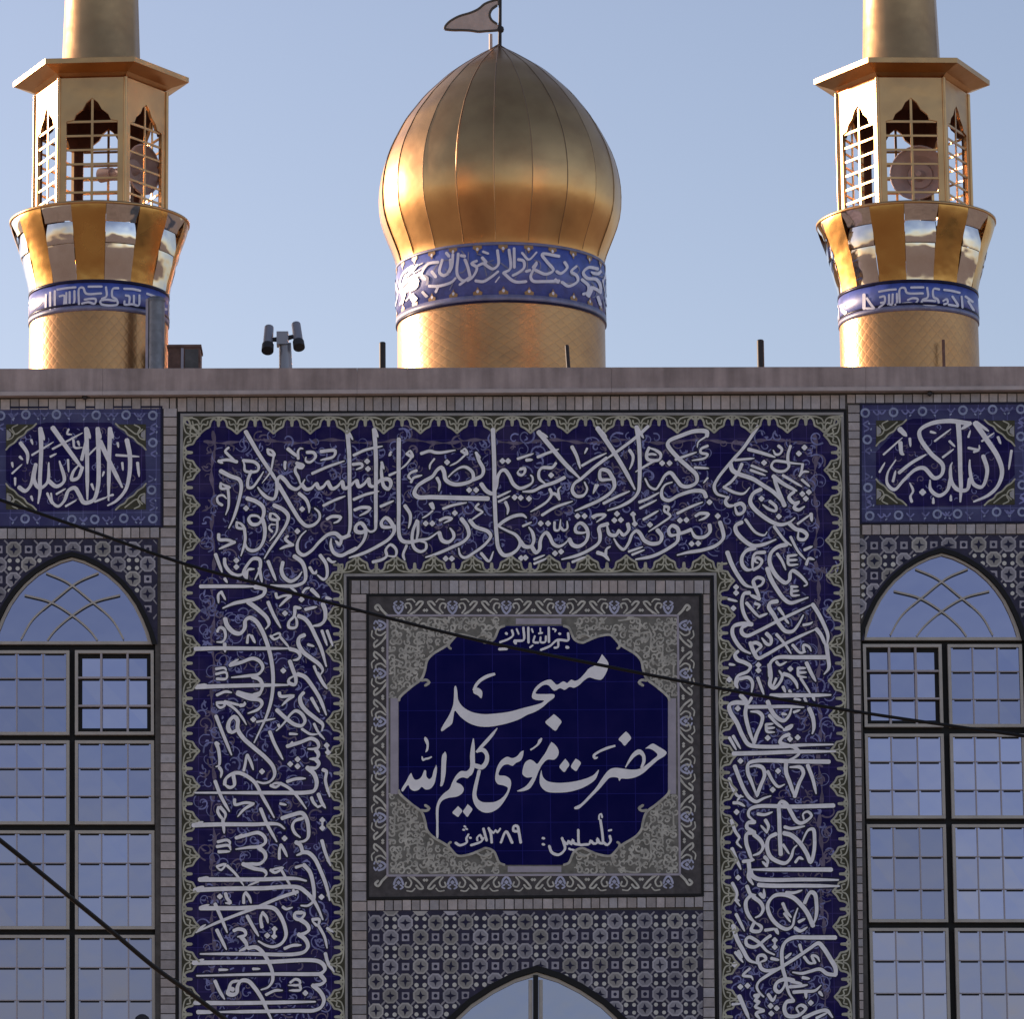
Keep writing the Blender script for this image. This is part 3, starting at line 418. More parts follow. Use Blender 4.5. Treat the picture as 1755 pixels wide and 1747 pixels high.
PANEL_L = [(0,600,3.815,6.4,"""w7.4 265,515 270,650 262,850 262,930 250,1005;w7.4 345,510 430,630 540,780;w6 535,720 570,560 570,520;w7.4 565,515 570,700 572,980;w7.4 640,515 645,700 640,900 610,985 550,1000 520,950 490,905 450,920 420,990 380,1025 345,1000 335,940;w7.4 720,515 715,700 710,985;w6 720,520 740,580;w6 640,520 660,580;w6 570,520 590,580;w6 265,515 290,590;
w7.4 655,600 720,740 800,900;w7.4 830,590 850,700 845,830 820,920 760,990 705,1020;w6 135,610 180,680 180,745;w6.4 235,750 225,860 260,905 310,870 320,740;w6.4 320,860 370,895 420,860 390,730;w6.4 125,900 165,925 200,890 225,760;w6.4 540,770 510,840 470,850 480,800 520,750;w4 210,690 350,605;w4 345,650 540,545;w4 580,690 640,630;w4 370,945 430,910;w4 430,1025 500,985;w4 80,810 145,750;
w4 450,520 440,550 470,555;w4 480,590 490,640 540,640;w4 510,600 520,630;w4 330,700 370,680;w4 205,590 215,620;w4 445,720 450,800;w5 900,740 910,830;w4 800,740 805,790;w4 760,690 910,700;w4 770,610 775,640;w4 680,800 670,830;w4 100,840 100,890;w4 130,700 150,720;w4 80,740 85,770;w4 310,940 340,1010;w4 600,880 615,920;w4 740,950 700,960;w4 205,960 215,990;w4 620,995 700,965""")]
PANEL_R = [(1350,600,4.333,6.6,"""w8 1390,545 1470,660 1560,800 1590,910 1560,1010 1490,1080 1380,1130;w5 1400,540 1490,605;w8 1265,545 1275,700 1280,900 1285,1030 1280,1130;w7 1350,550 1200,530 1060,550 980,600 980,650 1060,770 1150,860 1140,930 1090,955 1010,880 950,890 860,970 790,1040 740,1000 740,920 800,820;w7.4 1355,545 1290,590;w7 835,690 845,770 860,780;w6.5 825,915 920,840 1025,780;w8 830,590 880,640;w4 710,780 850,655;
w6.6 1450,790 1480,900 1440,1020 1380,1000 1350,880 1350,820;w6.6 1350,960 1330,1040 1260,1040 1215,980 1210,860 1220,840;w6.6 1210,950 1180,1050 1120,1085 1060,1040 1055,970;@1000,1060;w4.5 905,660 910,720;w4.5 680,910 720,840;w5 780,980 800,900;w4.5 920,1130 910,1090 930,1050 905,990;w4.5 1080,1140 1080,1100;w4.5 1210,1120 1210,1080;w4 1090,680 1210,590;w4 1060,610 1100,620;w4.5 1150,800 1230,740;w4 1200,680 1240,720;
w4 1340,730 1420,740 1420,710;w4 1340,650 1355,600;w4 1440,680 1530,620;w4.5 1660,750 1640,890;w4.5 1560,650 1580,700;w4 1380,760 1420,750""")]
MED = (620,1000,2.925)
# medallion words as outlines; "K:" switches to the crop the following points were measured in
CROPS = {'H': (970, 1240, 6.094), 'U': (830, 1240, 6.094), 'K': (680, 1240, 6.094), 'S': (890, 1110, 6.856), 'D': (750, 1130, 6.094)}
NAME_POLY = """H: 825,270 870,235 905,218 960,245 1050,310 1030,345 960,390 880,460 800,530 720,570 640,585 572,585 560,607 550,600 545,578 500,568 455,575 410,620 350,690 270,770 190,850 130,900 90,902 85,885 150,850 230,770 310,680 370,590 430,510 470,480 520,470 600,480 690,490 770,480 850,430 910,380 955,335 905,285 865,270;
H: 625,90 655,118 680,160 645,205 610,240 580,205 548,175 585,128;H: 100,375 132,392 155,420 132,465 105,505 75,488 50,460 72,415;
U: 595,490 610,560 650,605 730,625 850,625 980,605 1080,575 1140,545 1195,490 1182,545 1160,590 1100,640 1000,690 880,722 760,730 660,722 610,690 580,640 580,560;U: 845,375 868,402 887,440 862,480 835,515 805,492 783,460 812,415;
U: 700,200 740,230 775,290 770,340 730,385 660,385 610,430 570,500 520,620 470,690 400,715 340,715 430,665 490,590 500,570 440,572 400,540 400,490 430,410 480,385 520,405 550,430 590,380 640,310 670,250;
K: 1324,290 1319,340 1294,395 1244,420 1209,450 1164,435 1124,440 1084,480 1064,545 1134,555 1184,590 1194,640 1174,720 1134,800 1064,890 984,935 914,938 860,912 815,860 790,770 800,680 830,560 850,490 875,495 860,580 840,680 832,750 850,800 890,827 950,832 1020,827 1090,792 1144,730 1159,680 1114,655 1054,640 1029,600 1034,520 1054,450 1094,390 1154,355 1204,370 1254,350 1299,300;
K: 800,480 770,540 740,580 690,570 640,590 620,620 670,645 700,690 680,740 630,770 540,785 480,810 450,850 438,900 435,1050 430,1205 418,1205 412,1050 412,880 440,800 490,740 550,690 580,620 620,550 670,505 730,505 770,470;
K: 640,870 662,892 685,920 662,955 640,985 610,966 580,940 610,902;K: 740,850 768,875 790,905 762,950 735,985 712,958 690,930 715,890;
K: 505,300 518,330 515,430 505,560 475,660 455,665 460,600 465,450 475,340;K: 412,440 420,470 410,560 390,640 350,690 300,698 260,670 230,700 180,712 140,690 120,650 60,720 48,702 100,610 130,550 150,525 165,560 190,595 230,590 260,560 290,495 305,500 310,560 340,590 365,570 385,500;
K: 295,145 315,160 332,195 325,290 300,310 312,240 285,170;
S: 970,85 1000,120 1045,190 1040,250 1000,340 960,385 890,378 820,360 760,395 700,450 640,480 590,470 530,505 480,485 410,515 340,450 300,445 250,470 190,545 290,555 410,560 412,590 350,640 270,710 180,765 90,800 0,850 D: 750,670 650,695 540,712 430,708 330,675 240,610 180,545 165,610 150,680 100,722 40,760 35,745 60,690 120,590 160,490 170,400 178,290 190,285 205,340 215,430 260,500 350,555 470,580 600,575 750,555 900,515 1000,490 1090,460 S: 290,632 200,625 150,600 150,560 180,490 240,430 320,390 370,385 410,420 440,445 520,405 560,425 610,385 650,400 700,380 760,320 820,250 880,220 925,170;
S: 405,790 460,835 495,880 462,935 425,985 360,940 305,885 350,838;D: 370,320 420,305 465,345 455,415 420,385 375,360"""
NAME_RIB = """H: 620,468,10 660,400,26 710,335,42 765,305,52 805,340,38 812,400,34 785,475,26;H: 515,240,20 430,265,28 340,305,24 290,345,28 302,370,30 332,360,10;U: 600,160,14 580,190,34 560,225,22 520,260,18 480,285,18;
K: 1050,55,8 1000,120,30 940,190,36 880,255,32 830,310,24;K: 835,300,26 900,285,44 940,335,40 935,410,46 890,465,48 840,455,50 795,440,40;K: 800,165,10 795,250,38 790,350,50 790,450,48 765,530,44 720,560,34;K: 262,350,8 275,388,26 300,378,20 330,373,22 366,355,12;D: 600,160,26 520,185,36 450,225,34 400,280,32 382,335,38"""
SMALL = [(740, 1380, 3.428, 4.0, """w3.6 1055,150 1038,154;w4.6 1045,185 1050,215 1030,238 1010,225;w4.6 990,92 1000,160 1006,222;w3.4 982,88 984,62 994,56 1000,76;w4.6 1006,228 985,226 972,200 970,226 950,230 932,212 926,232 895,236 868,236 860,150;w4.6 868,236 835,228 828,206 820,234 802,214 796,234 772,216 765,198;w4.8 772,216 782,262 745,296 705,282 690,245;w3.4 805,260 818,266;w3.4 825,266 838,270;w4 650,198 660,200;w4 650,234 660,236;
w4.8 522,225 512,165 502,128 482,128 480,155 508,158;w4.8 405,225 436,160 472,225;w4.6 352,225 346,170 334,140;w4.2 342,152 362,168 374,152 386,164 402,142;w4.6 303,142 322,212;w4.4 305,196 290,218 262,230 230,240;w4 268,212 266,196 284,180 296,204;w3.6 222,195 230,197;w4.4 216,175 203,200 206,222 165,240 140,226;w3.2 183,148 192,150;w3.2 200,142 208,146;w3.2 190,128 198,132"""),
(840, 1060, 6.856, 4.4, """915,180 916,265 850,262 785,262 705,330 595,378;w4 800,275 795,345 755,352;w5 895,345 915,350;688,115 690,285;w3.8 655,215 645,285 592,285 592,228;w3.8 524,215 510,285 565,292;448,115 450,292;390,115 392,262 330,270 285,270;w5 285,275 300,300;w4 255,145 268,205 215,250 115,288;w4.4 185,180 195,190;w4.6 105,370 195,366;w3.6 465,350 500,325;w3 588,120 590,165;w3.4 570,185 612,178;w3.2 735,130 772,145 760,165;w4.2 810,185 822,190;w3 310,130 335,190;w3 488,130 502,170""")]
# ---------------------------------------------------------------- ground
g = MB(); g.add([(-3000, -3000, 0), (3000, -3000, 0), (3000, 3000, 0), (-3000, 3000, 0)], [(0, 1, 2, 3)])
tag(g.build('ground', M['ground']), None, None, kind='structure')
# ---------------------------------------------------------------- the facade: one building front
mosque = thing('mosque_facade', (0, 0, 0), 'tiled brick mosque front with blue inscription panels, arched windows and a long stone coping', 'mosque')
def rnd_tint(a=0.2):
    k = 1+random.uniform(-a, a); h = random.uniform(-0.05, 0.05); return (k*(1+h), k, k*(1-h))
XL, XR = -420, 2180
def xo(y): return 303.5 + (306-303.5)*max(0, (1000-y)/300.0)            # left outer black line
def xr(y): return 1449+(y-706)*0.0192
def xil(y): return 597+(y-990)*0.003
def xir(y): return 1220+(y-990)*0.0125
def arch(cx, by, hw, h, n=18, k=1.0):     # four-centred pointed arch from right base over the apex to left base (photo px)
    prof = [(1.0, 0), (0.955, 0.14), (0.89, 0.29), (0.80, 0.455), (0.70, 0.585), (0.60, 0.69), (0.45, 0.81), (0.30, 0.895), (0.15, 0.96), (0, 1.0)]
    rgt = [(cx+hw*a*k, by-h*b) for a, b in prof]
    return rgt+[(2*cx-x, y) for x, y in rgt[-2::-1]]
LW = dict(cx=123.5, by=1105, hw=141, h=154)      # outer edge of the window opening
RW = dict(cx=1614.5, by=1098, hw=141, h=154)
BA = dict(cx=920, by=1960, hw=256, h=298)
wall = MB(); YB = 0.14
def spandrel(mb, x0, x1, y0, a, yf, yb, mi=0):
    pts = arch(**a); mb.slab([(x0, y0), (x1, y0), (x1, a['by']), pts[0]]+pts[1:9]+[pts[9], (pts[9][0], y0)] if False else [(a['cx'], y0), (x1, y0), (x1, a['by'])]+pts[:10], yf, yb, mi)
    mb.slab([(a['cx'], y0), pts[9]]+pts[10:]+[(x0, a['by']), (x0, y0)], yf, yb, mi)
Y0 = 0.004
wall.rect(XL, 640, -20, 1810, Y0, YB); spandrel(wall, -20, 266, 640, LW, Y0, YB)
wall.slab([(266, 640), (1474, 640), (1474, 1000), (266, 1000)], Y0, YB)
wall.slab([(266, 1000), (598, 1000), (600, 1810), (266, 1810)], Y0, YB)
wall.slab([(1220, 1000), (1474, 1000), (1490, 1810), (1231, 1810)], Y0, YB)
wall.slab([(598, 1000), (1220, 1000), (1226, 1540), (599, 1540)], Y0, YB)
spandrel(wall, 599, 1226, 1540, BA, Y0, YB)
spandrel(wall, 1474, 1757, 640, RW, Y0, YB); wall.rect(1757, 640, XR, 1098, Y0, YB); wall.slab([(1757, 1098), (XR, 1098), (XR, 1810), (1776, 1810)], Y0, YB)
pl, pr = FP(XL, 640), FP(XR, 640); zb = FP(877, 1810).z; zt = FP(877, 640).z
wall.box((pl.x, YB, 0), (pr.x, 0.6, zt-0.05)); wall.box((pl.x-0.002, -0.02, 0), (pr.x+0.002, YB, zb+0.02))
wall_o = wall.build('wall', M['mortar'], mosque)
plain = MB(); plain.rect(XL, 700, -24, 1806, -0.008, Y0); plain.rect(1782, 700, XR, 1806, -0.008, Y0)
plain.build('plain_wall', M['plainbrick'], mosque)
# roof slab behind the parapet, and the flank walls
ztop = P(877, 632).z
rf = MB(); rf.box((pl.x, 0.6, ztop-0.75), (pr.x, 16, ztop-0.45)); rf.box((pl.x, 0.6, 0), (pl.x+0.4, 16, ztop-0.75)); rf.box((pr.x-0.4, 0.6, 0), (pr.x, 16, ztop-0.75)); rf.box((pl.x, 15.6, 0), (pr.x, 16, ztop-0.75))
rf.build('roof', M['roof'], mosque)
# coping
def cop_y(x, top): return (632-4*x/1755.0) if top else (678.5-10*x/1755.0)
c = MB()
xs = [XL]+[x for x in range(-260, 2100, 436)]+[XR]
for a, b in zip(xs[:-1], xs[1:]):
    t = rnd_tint(0.05); gap = 0.18
    A = [P(a+gap, cop_y(a, 1), -0.1), P(b-gap, cop_y(b, 1), -0.1), P(b-gap, cop_y(b, 0)-6.5, -0.1), P(a+gap, cop_y(a, 0)-6.5, -0.1)]
    vs = [(p.x, -0.1, p.z) for p in A]+[(p.x, 0.5, p.z) for p in A]
    c.add(vs, [(0, 3, 2, 1), (4, 5, 6, 7), (0, 1, 5, 4), (1, 2, 6, 5), (2, 3, 7, 6), (3, 0, 4, 7)], 0, t)
    A = [P(a+gap, cop_y(a, 0)-7, -0.115), P(b-gap, cop_y(b, 0)-7, -0.115), P(b-gap, cop_y(b, 0)-0.5, -0.115), P(a+gap, cop_y(a, 0)-0.5, -0.115)]
    vs = [(p.x, -0.115, p.z) for p in A]+[(p.x, 0.05, p.z) for p in A]
    c.add(vs, [(0, 3, 2, 1), (4, 5, 6, 7), (0, 1, 5, 4), (1, 2, 6, 5), (2, 3, 7, 6), (3, 0, 4, 7)], 1, t)
cop = c.build('coping', [M['stone'], M['stonelip']], mosque)
# ---------------------------------------------------------------- brick courses
def row(x0, x1, yt, yb_, pitch, f=None):   # standing bricks in a row
    bricks = MB(); x = x0
    while x < x1-4:
        w_ = min(pitch*random.uniform(0.9, 1.1), x1-x); dy = (f(x) if f else 0)
        b = [(x+0.9, yt+dy+random.uniform(-.4, .4)), (x+w_-0.9, yt+dy+random.uniform(-.4, .4)), (x+w_-0.9, yb_+dy), (x+0.9, yb_+dy)]
        bricks.slab(b, -0.012-random.uniform(0, 0.004), 0.01, 0, rnd_tint()); x += w_
    bricks.build('brick_course', M['brick'], mosque)
def stack(xa, xb, y0, y1, pitch):          # lying bricks in a pile; xa, xb functions of y
    bricks = MB(); y = y0
    while y < y1-4:
        h = min(pitch*random.uniform(0.9, 1.1), y1-y)
        bricks.slab([(xa(y)+.6, y+0.9), (xb(y)-.6, y+0.9), (xb(y+h)-.6, y+h-0.9), (xa(y+h)+.6, y+h-0.9)], -0.012-random.uniform(0, 0.004), 0.01, 0, rnd_tint()); y += h
    bricks.build('brick_course', M['brick'], mosque)
slope = lambda x: -0.0066*(x-877)
row(XL, 302, 679, 697, 16.3, slope); row(304, 1449, 681, 704, 15.6, lambda x: -0.004*(x-877)-0.5); row(1451, XR, 677, 691, 16.3, lambda x: -0.0066*(x-877)+4)
stack(lambda y: 280, lambda y: xo(y)-2.5, 700, 905, 15.5); stack(lambda y: 275, lambda y: xo(y)-2.5, 905, 1808, 15.5)
row(-20, 274, 906, 923, 16.5, lambda x: -0.006*(x-120))
stack(lambda y: xr(y)+4, lambda y: 1473.5+max(0, y-900)*0.008, 694, 1808, 15.5)
row(1477, 1757, 899.5, 916, 16.5, lambda x: -0.006*(x-1610))
row(602, 1217, 996, 1018, 15.4); stack(lambda y: xil(y)+4, lambda y: 628.5, 1019, 1808, 16)
stack(lambda y: 1205, lambda y: xir(y)-4, 1019, 1808, 16); row(629, 1205, 1543, 1560, 16.2, lambda x: -0.011*(x-917)-1.5)
# ---------------------------------------------------------------- mosaic tile fields (octagon and cross lattice)
def inside(x, y, poly):
    r_ = False; j = len(poly)-1
    for i in range(len(poly)):
        xi, yi = poly[i]; xj, yj = poly[j]
        if (yi > y) != (yj > y) and x < (xj-xi)*(y-yi)/(yj-yi)+xi: r_ = not r_
        j = i
    return r_
def mosaic(field, holes, ox, oy, px_, py_, name, shear=0.0):
    base = MB(); t = MB()
    for poly in field: base.slab(poly, -0.003, 0.01)
    o = base.build(name, M['mosaicgap'], mosque)
    x0 = min(p[0] for f in field for p in f); x1 = max(p[0] for f in field for p in f); y0 = min(p[1] for f in field for p in f); y1 = max(p[1] for f in field for p in f)
    def ok(x, y, m):
        return x0-m*0.7 <= x <= x1+m*0.7 and y0-m*0.7 <= y <= y1+m*0.7 and not all(inside(x+a*m, y+b*m, h) for h in holes for a, b in ((1, 0), (-1, 0), (0, -1)))
    hc = [(sum(p[0] for p in h)/len(h), max(p[1] for p in h)-2) for h in holes]
    def clampv(x, y):                       # tiles are cut along the arch and the edges of the field
        x, y = min(max(x, x0+1.5), x1-1.5), min(max(y, y0+1.5), y1-1.5)
        for h, (cx, cy) in zip(holes, hc):
            if inside(x, y, h):
                lo, hi = 0.0, 400.0; d = math.hypot(x-cx, y-cy) or 1; ux, uy = (x-cx)/d, (y-cy)/d
                for _ in range(26):
                    m_ = (lo+hi)/2
                    if inside(x+ux*m_, y+uy*m_, h): lo = m_
                    else: hi = m_
                x, y = x+ux*hi, y+uy*hi
        return x, y
    def area(q): return abs(sum(q[i][0]*q[(i+1) % len(q)][1]-q[(i+1) % len(q)][0]*q[i][1] for i in range(len(q))))/2
    def put(pts, y, mi=0, tint=(1, 1, 1)):
        q = [clampv(*p_) for p_ in pts]
        if area(q) > 0.22*area(pts) and area(q) > 2: t.flat(q, y, mi, tint)
    def ngon(cx, cy, r, n, a0, y, mi=0, tint=(1, 1, 1)): put([(cx+r*math.cos(a0-2*math.pi*i/n), cy-r*math.sin(a0-2*math.pi*i/n)) for i in range(n)], y, mi, tint)
    i0, i1 = int((x0-ox)/px_)-1, int((x1-ox)/px_)+2; j0, j1 = int((y0-oy)/py_)-1, int((y1-oy)/py_)+2
    for i in range(i0, i1):
        for j in range(j0, j1):
            for a, b in ((0, 0), (.5, .5)):
                x, y = ox+(i+a)*px_, oy+(j+b)*py_+shear*(i+a)*px_
                if not ok(x, y, 9): continue
                blue = random.random() < 0.4; k = random.uniform(0.78, 1.14); x += random.uniform(-.6, .6); y += random.uniform(-.6, .6)
                tn = (k*0.96, k*0.95, k*1.05) if blue else (k, k*0.98, k*0.94)
                ngon(x, y, 14.2, 8, R(22.5+random.uniform(-2, 2)), -0.0055, 0, tuple(c_*1.12 for c_ in tn)); ngon(x, y, 11.2, 8, R(22.5), -0.0062, 0, tuple(c_*0.76 for c_ in tn))
                an = R(random.uniform(-6, 6))
                for s_ in (0, 1):
                    l_, w_ = random.uniform(7.4, 10), random.uniform(1.9, 2.7)
                    pts = [(-l_, 0), (-w_, w_), (l_*0+0, w_*0.9), (w_, w_), (l_, 0), (w_, -w_), (0, -w_*.9), (-w_, -w_)]
                    pts = [(px2*math.cos(an+s_*math.pi/2)-py2*math.sin(an+s_*math.pi/2), px2*math.sin(an+s_*math.pi/2)+py2*math.cos(an+s_*math.pi/2)) for px2, py2 in pts]
                    put([(x+p_, y+q_) for p_, q_ in pts], -0.0069-0.0003*s_, 1)
            x, y = ox+i*px_, oy+(j+.5)*py_+shear*i*px_
            if ok(x, y, 8):
                k = random.uniform(0.85, 1.1); s_ = 7.6
                ngon(x, y, s_*1.18, 4, R(45), -0.0055, 0, (k*0.95, k*0.93, k*1.08)); ngon(x, y, random.uniform(3.0, 4.2), 8, R(22.5), -0.0063, 1)
            x, y = ox+(i+.5)*px_, oy+j*py_+shear*(i+.5)*px_
            for dx in (-6.9, 6.9):
                for dy in (-6.7, 6.7):
                    if ok(x+dx, y+dy, 4): ngon(x+dx, y+dy, random.uniform(3.4, 4.3), 8, 0, -0.0058, 2)
            for a, b in ((.25, .25), (.75, .25), (.25, .75), (.75, .75)):       # thin links between the octagons
                x, y = ox+(i+a)*px_, oy+(j+b)*py_+shear*(i+a)*px_
                if ok(x, y, 5):
                    sg = 1 if (a, b) in ((.25, .25), (.75, .75)) else -1
                    put([(x-2.6, y-sg*5.0), (x+2.6+1.5, y+sg*2.2-sg*0), (x+2.6, y+sg*5.0), (x-2.6-1.5, y-sg*2.2)], -0.0051, 0, (0.8, 0.78, 0.85))
    tag(t.build('mosaic_star', [M['mosaic'], M['ink'], M['mosaicdot']], o), None, None)
la, ra, ba = arch(**LW), arch(**RW), arch(**BA)
def grow(a, d): return dict(cx=a['cx'], by=a['by'], hw=a['hw']+d, h=a['h']+d)
def span_polys(x0, x1, y0, a):
    p = arch(**a); return [[(a['cx'], y0), (x1, y0), (x1, a['by'])]+p[:10], [(a['cx'], y0), p[9]]+p[10:]+[(x0, a['by']), (x0, y0)]]
mosaic(span_polys(-20, 270, 924, grow(LW, 3)), [arch(**grow(LW, 9))+[(-40, 1110)]], 202.3, 967.4, 51.1, 51.6, 'tile_mosaic', -0.004)
mosaic(span_polys(1481, 1757, 917, grow(RW, 3)), [arch(**grow(RW, 9))], 1498.2, 961.5, 51.1, 51.6, 'tile_mosaic', -0.01)
mosaic(span_polys(630, 1206, 1561, grow(BA, 3)), [arch(**grow(BA, 7))], 643.8, 1583, 51.3, 50.2, 'tile_mosaic', -0.008)
# ---------------------------------------------------------------- inscription frieze round the portal
def U(l, t, r_, b, il, it, ir):            # two-leg band as three quads
    return None
fz = MB()
def xon(y): return xo(y)
fz.slab([(xo(706), 706), (xr(706), 706), (xr(991), 991), (xo(991), 991)], -0.004, Y0)
fz.slab([(xo(991), 991), (xil(991), 991), (xil(1806), 1806), (xo(1806), 1806)], -0.004, Y0)
fz.slab([(xir(991), 991), (xr(991), 991), (xr(1806), 1806), (xir(1806), 1806)], -0.004, Y0)
frieze = fz.build('inscription_frieze', M['navy'], mosque)
bk, lt = MB(), MB()
def line(mb, pts, w_, y, mi=0):
    for a, b in zip(pts[:-1], pts[1:]):
        d = math.hypot(b[0]-a[0], b[1]-a[1]); dx, dy = (b[0]-a[0])/d*w_/2, (b[1]-a[1])/d*w_/2
        mb.slab([(a[0]-dx-dy, a[1]-dy+dx), (a[0]-dx+dy, a[1]-dy-dx), (b[0]+dx+dy, b[1]+dy-dx), (b[0]+dx-dy, b[1]+dy+dx)], y-random.uniform(0, 0.0008), Y0, mi)
def off(d):                                 # outer frame offset inward by d px
    return [(xo(1806)+d, 1806), (xo(1000)+d, 1000), (xo(706)+d, 706+d), (xr(706)-d, 704+d), (xr(1806)-d, 1806)]
def offi(d):                                # inner frame offset outward (into the band) by d px
    return [(xil(1806)-d, 1806), (xil(991)-d, 992-d), (xir(991)+d, 990-d), (xir(1806)+d, 1806)]
for f, s in ((off, 1), (offi, 1)):
    line(bk, f(0.5), 4.2, -0.010); line(lt, f(5.6), 4.4, -0.013)
bk.build('black_border_line', M['black'], frieze); lt.build('pale_border_line', M['greyline'], frieze)
# scalloped olive edging
sb, sl_ = MB(), MB()
half = [(-31, 25.5), (-28.5, 22), (-27.5, 15), (-24, 12.5), (-19.5, 15), (-17, 21), (-16, 26), (-9, 30), (0, 38)]
prof = half+[(-a, b) for a, b in half[-2::-1]]
def scallop(p0, p1, nrm, n):
    ux, uy = (p1[0]-p0[0])/n, (p1[1]-p0[1])/n; L_ = math.hypot(ux, uy); k = L_/62.0
    tx, ty = ux/L_, uy/L_
    def T(u, v): return lambda c: (c[0]+tx*u*k+nrm[0]*v, c[1]+ty*u*k+nrm[1]*v)
    for i in range(n):
        c = (p0[0]+ux*(i+.5), p0[1]+uy*(i+.5))
        def pt(u, v): return (c[0]+tx*u*k+nrm[0]*v, c[1]+ty*u*k+nrm[1]*v)
        sb.flat([pt(-31.2, 7.5)]+[pt(u, v+1.6) for u, v in prof]+[pt(31.2, 7.5)], -0.0065-0.0002*(i % 2))
        pl = on_facade(0); B = 0.0085
        def st(pts, w_): 
            q = spline([pt(*p) for p in pts]); ribbon(sl_, q, [w_]*len(q), lambda x, y, l: FP(x, y, -B-l), 0)
        st(prof[2:9], 3.4); st([(-a, b) for a, b in prof[2:9]], 3.4)
        for s in (-1, 1):
            st([(s*3, 36), (s*1.5, 28), (s*5, 21.5), (s*11, 23), (s*13, 17)], 2.6); st([(s*1, 22), (s*4, 15), (s*12, 11.5), (s*20, 10.5), (s*31, 9.5)], 2.4)
            st([(s*30.8, 10), (s*29.8, 17), (s*30.5, 25)], 3.6)
        dot(sl_, *pt(0, 31), 2.2, lambda x, y, l: FP(x, y, -B-l)); 
o5 = 8
scallop((xo(745)+o5-2, 706), (xr(745)-o5+2, 703.5), (0, 1), 18)
scallop((xo(900), 716), (xo(1800), 1800), (1, 0), 18); scallop((xr(716), 716), (xr(1800), 1800), (-1, 0), 18)
scallop((xil(985)-18, 992), (xir(985)+18, 990), (0, -1), 10); scallop((xil(1000), 968), (xil(1804), 1804), (-1, 0), 14); scallop((xir(1000), 966), (xir(1804), 1804), (1, 0), 14)
sbo = sb.build('scalloped_edging', M['olive'], frieze); sl_.build('edging_scroll', M['olivelt'], frieze)
# arabesque vines behind the lettering
vn = MB()
def curl(x, y, r, a0, turn, s):
    pts = []
    for k in range(9):
        t = k/8; rr = r*(1-0.72*t); a = a0+turn*t; pts.append((x+rr*math.cos(a)*1.0, y+rr*math.sin(a)))
    return pts
VP = lambda x, y, l: FP(x, y, -0.0058-l*0.3)
def vines(x0, y0, x1, y1, n, mb, nm=2):
    for _ in range(n):
        x, y = random.uniform(x0, x1), random.uniform(y0, y1); r = random.uniform(6, 17); s = random.choice((-1, 1))
        q = spline(curl(x, y, r, random.uniform(0, 6.3), s*random.uniform(2.5, 6.5), s), 3)
        m_ = random.choice((0, 0, 1)); w0 = random.uniform(1.4, 3.6)
        ribbon(mb, q, [w0*(1-0.6*i/len(q)) for i in range(len(q))], VP, m_)
        if random.random() < 0.6:
            a = random.uniform(0, 6.3); l_ = random.uniform(5, 13)
            q = spline([(x, y), (x+l_*.5*math.cos(a)+2, y+l_*.5*math.sin(a)), (x+l_*math.cos(a+.5), y+l_*math.sin(a+.5))])
            ribbon(mb, q, [3.4*math.sin(math.pi*(i+.6)/(len(q)+.6)) for i in range(len(q))], VP, m_)
vines(350, 745, 1405, 955, 620, vn); vines(345, 955, 560, 1795, 520, vn); vines(1262, 955, 1425, 1795, 430, vn)
for i in range(260):                        # long mauve stems along the outer edge
    pass
def stem(pts, w_, m_):
    q = spline(pts, 3); ribbon(vn, q, [w_*(0.6+0.4*math.sin(i*0.9)) for i in range(len(q))], VP, m_)
stem([(365+3*math.sin(i*1.7), 740+i*26) for i in range(41)], 7.5, 1); stem([(1396+i*0.42+3*math.sin(i*1.4), 745+i*26) for i in range(41)], 7.5, 1)
stem([(350+i*30, 757+3*math.sin(i*1.5)) for i in range(36)], 6.5, 1)
vn.build('vine_ornament', [M['vine'], M['vine2']], frieze)
# fine ink outline under the letters, then the letters
ink = MB(); wr = MB()
for B in BAND:
    big = (B[0], B[1], B[2], B[3]+3.6, ';'.join((('w%.1f ' % (float(s.strip().split()[0][1:])+3.6))+' '.join(s.strip().split()[1:]) if s.strip()[:1] == 'w' else s.strip()) for s in B[4].replace('\n', '').split(';') if s.strip()))
    write(ink, [big], lambda x, y, l: FP(x, y, -0.0068-l*0.25), dotr=6.4, taper=False, wk=0.9)
write(wr, [(a, b, c_, d, t) for a, b, c_, d, t in BAND], on_facade(-0.0105), wk=0.86)
ink.build('letter_outline', M['ink'], frieze); wr.build('lettering', M['white'], frieze)
# ---------------------------------------------------------------- name panel over the door
np_ = MB(); np_.slab([(630, 1021), (1200, 1020), (1204, 1535), (630, 1541)], -0.016, Y0)
panel = np_.build('name_panel', M['orndk'], mosque)
e = MB(); line(e, [(630, 1021), (1200, 1020), (1204, 1535), (630, 1541), (630, 1021)], 4.5, -0.021); e.build('black_border_line', M['black'], panel)
def Q(x, y): return (MED[0]+x/MED[2], MED[1]+y/MED[2])
gr = MB(); gr.slab([(663, 1055), (1161, 1055), (1165, 1500), (663, 1502)], -0.019, -0.015); gr.build('ornament_ground', M['orn'], panel)
hs = [(715, 216), (690, 226), (660, 285), (620, 300), (600, 292), (540, 268), (480, 262), (455, 285), (438, 305), (420, 318), (350, 362), (325, 395), (318, 430), (300, 480), (250, 520), (190, 575), (186, 590)]
top = [(1727-x, y) for x, y in hs[::-1]]+[(1012, 216)][:0]
left = hs
pol = left+[(186, 1045)]+[(x, 1631-y) for x, y in hs[::-1]][1:]+[(1727-x, 1631-y) for x, y in hs]+[(1540, 590)]+[(1727-x, y) for x, y in hs[::-1]][1:]
pol2 = [Q(x, y) for x, y in pol]
nv = MB(); nv.slab(pol2, -0.0225, -0.018); navy = nv.build('medallion_field', M['deepnavy'], panel)
ol = MB()
OP = lambda x, y, l: FP(x, y, -0.0245-l)
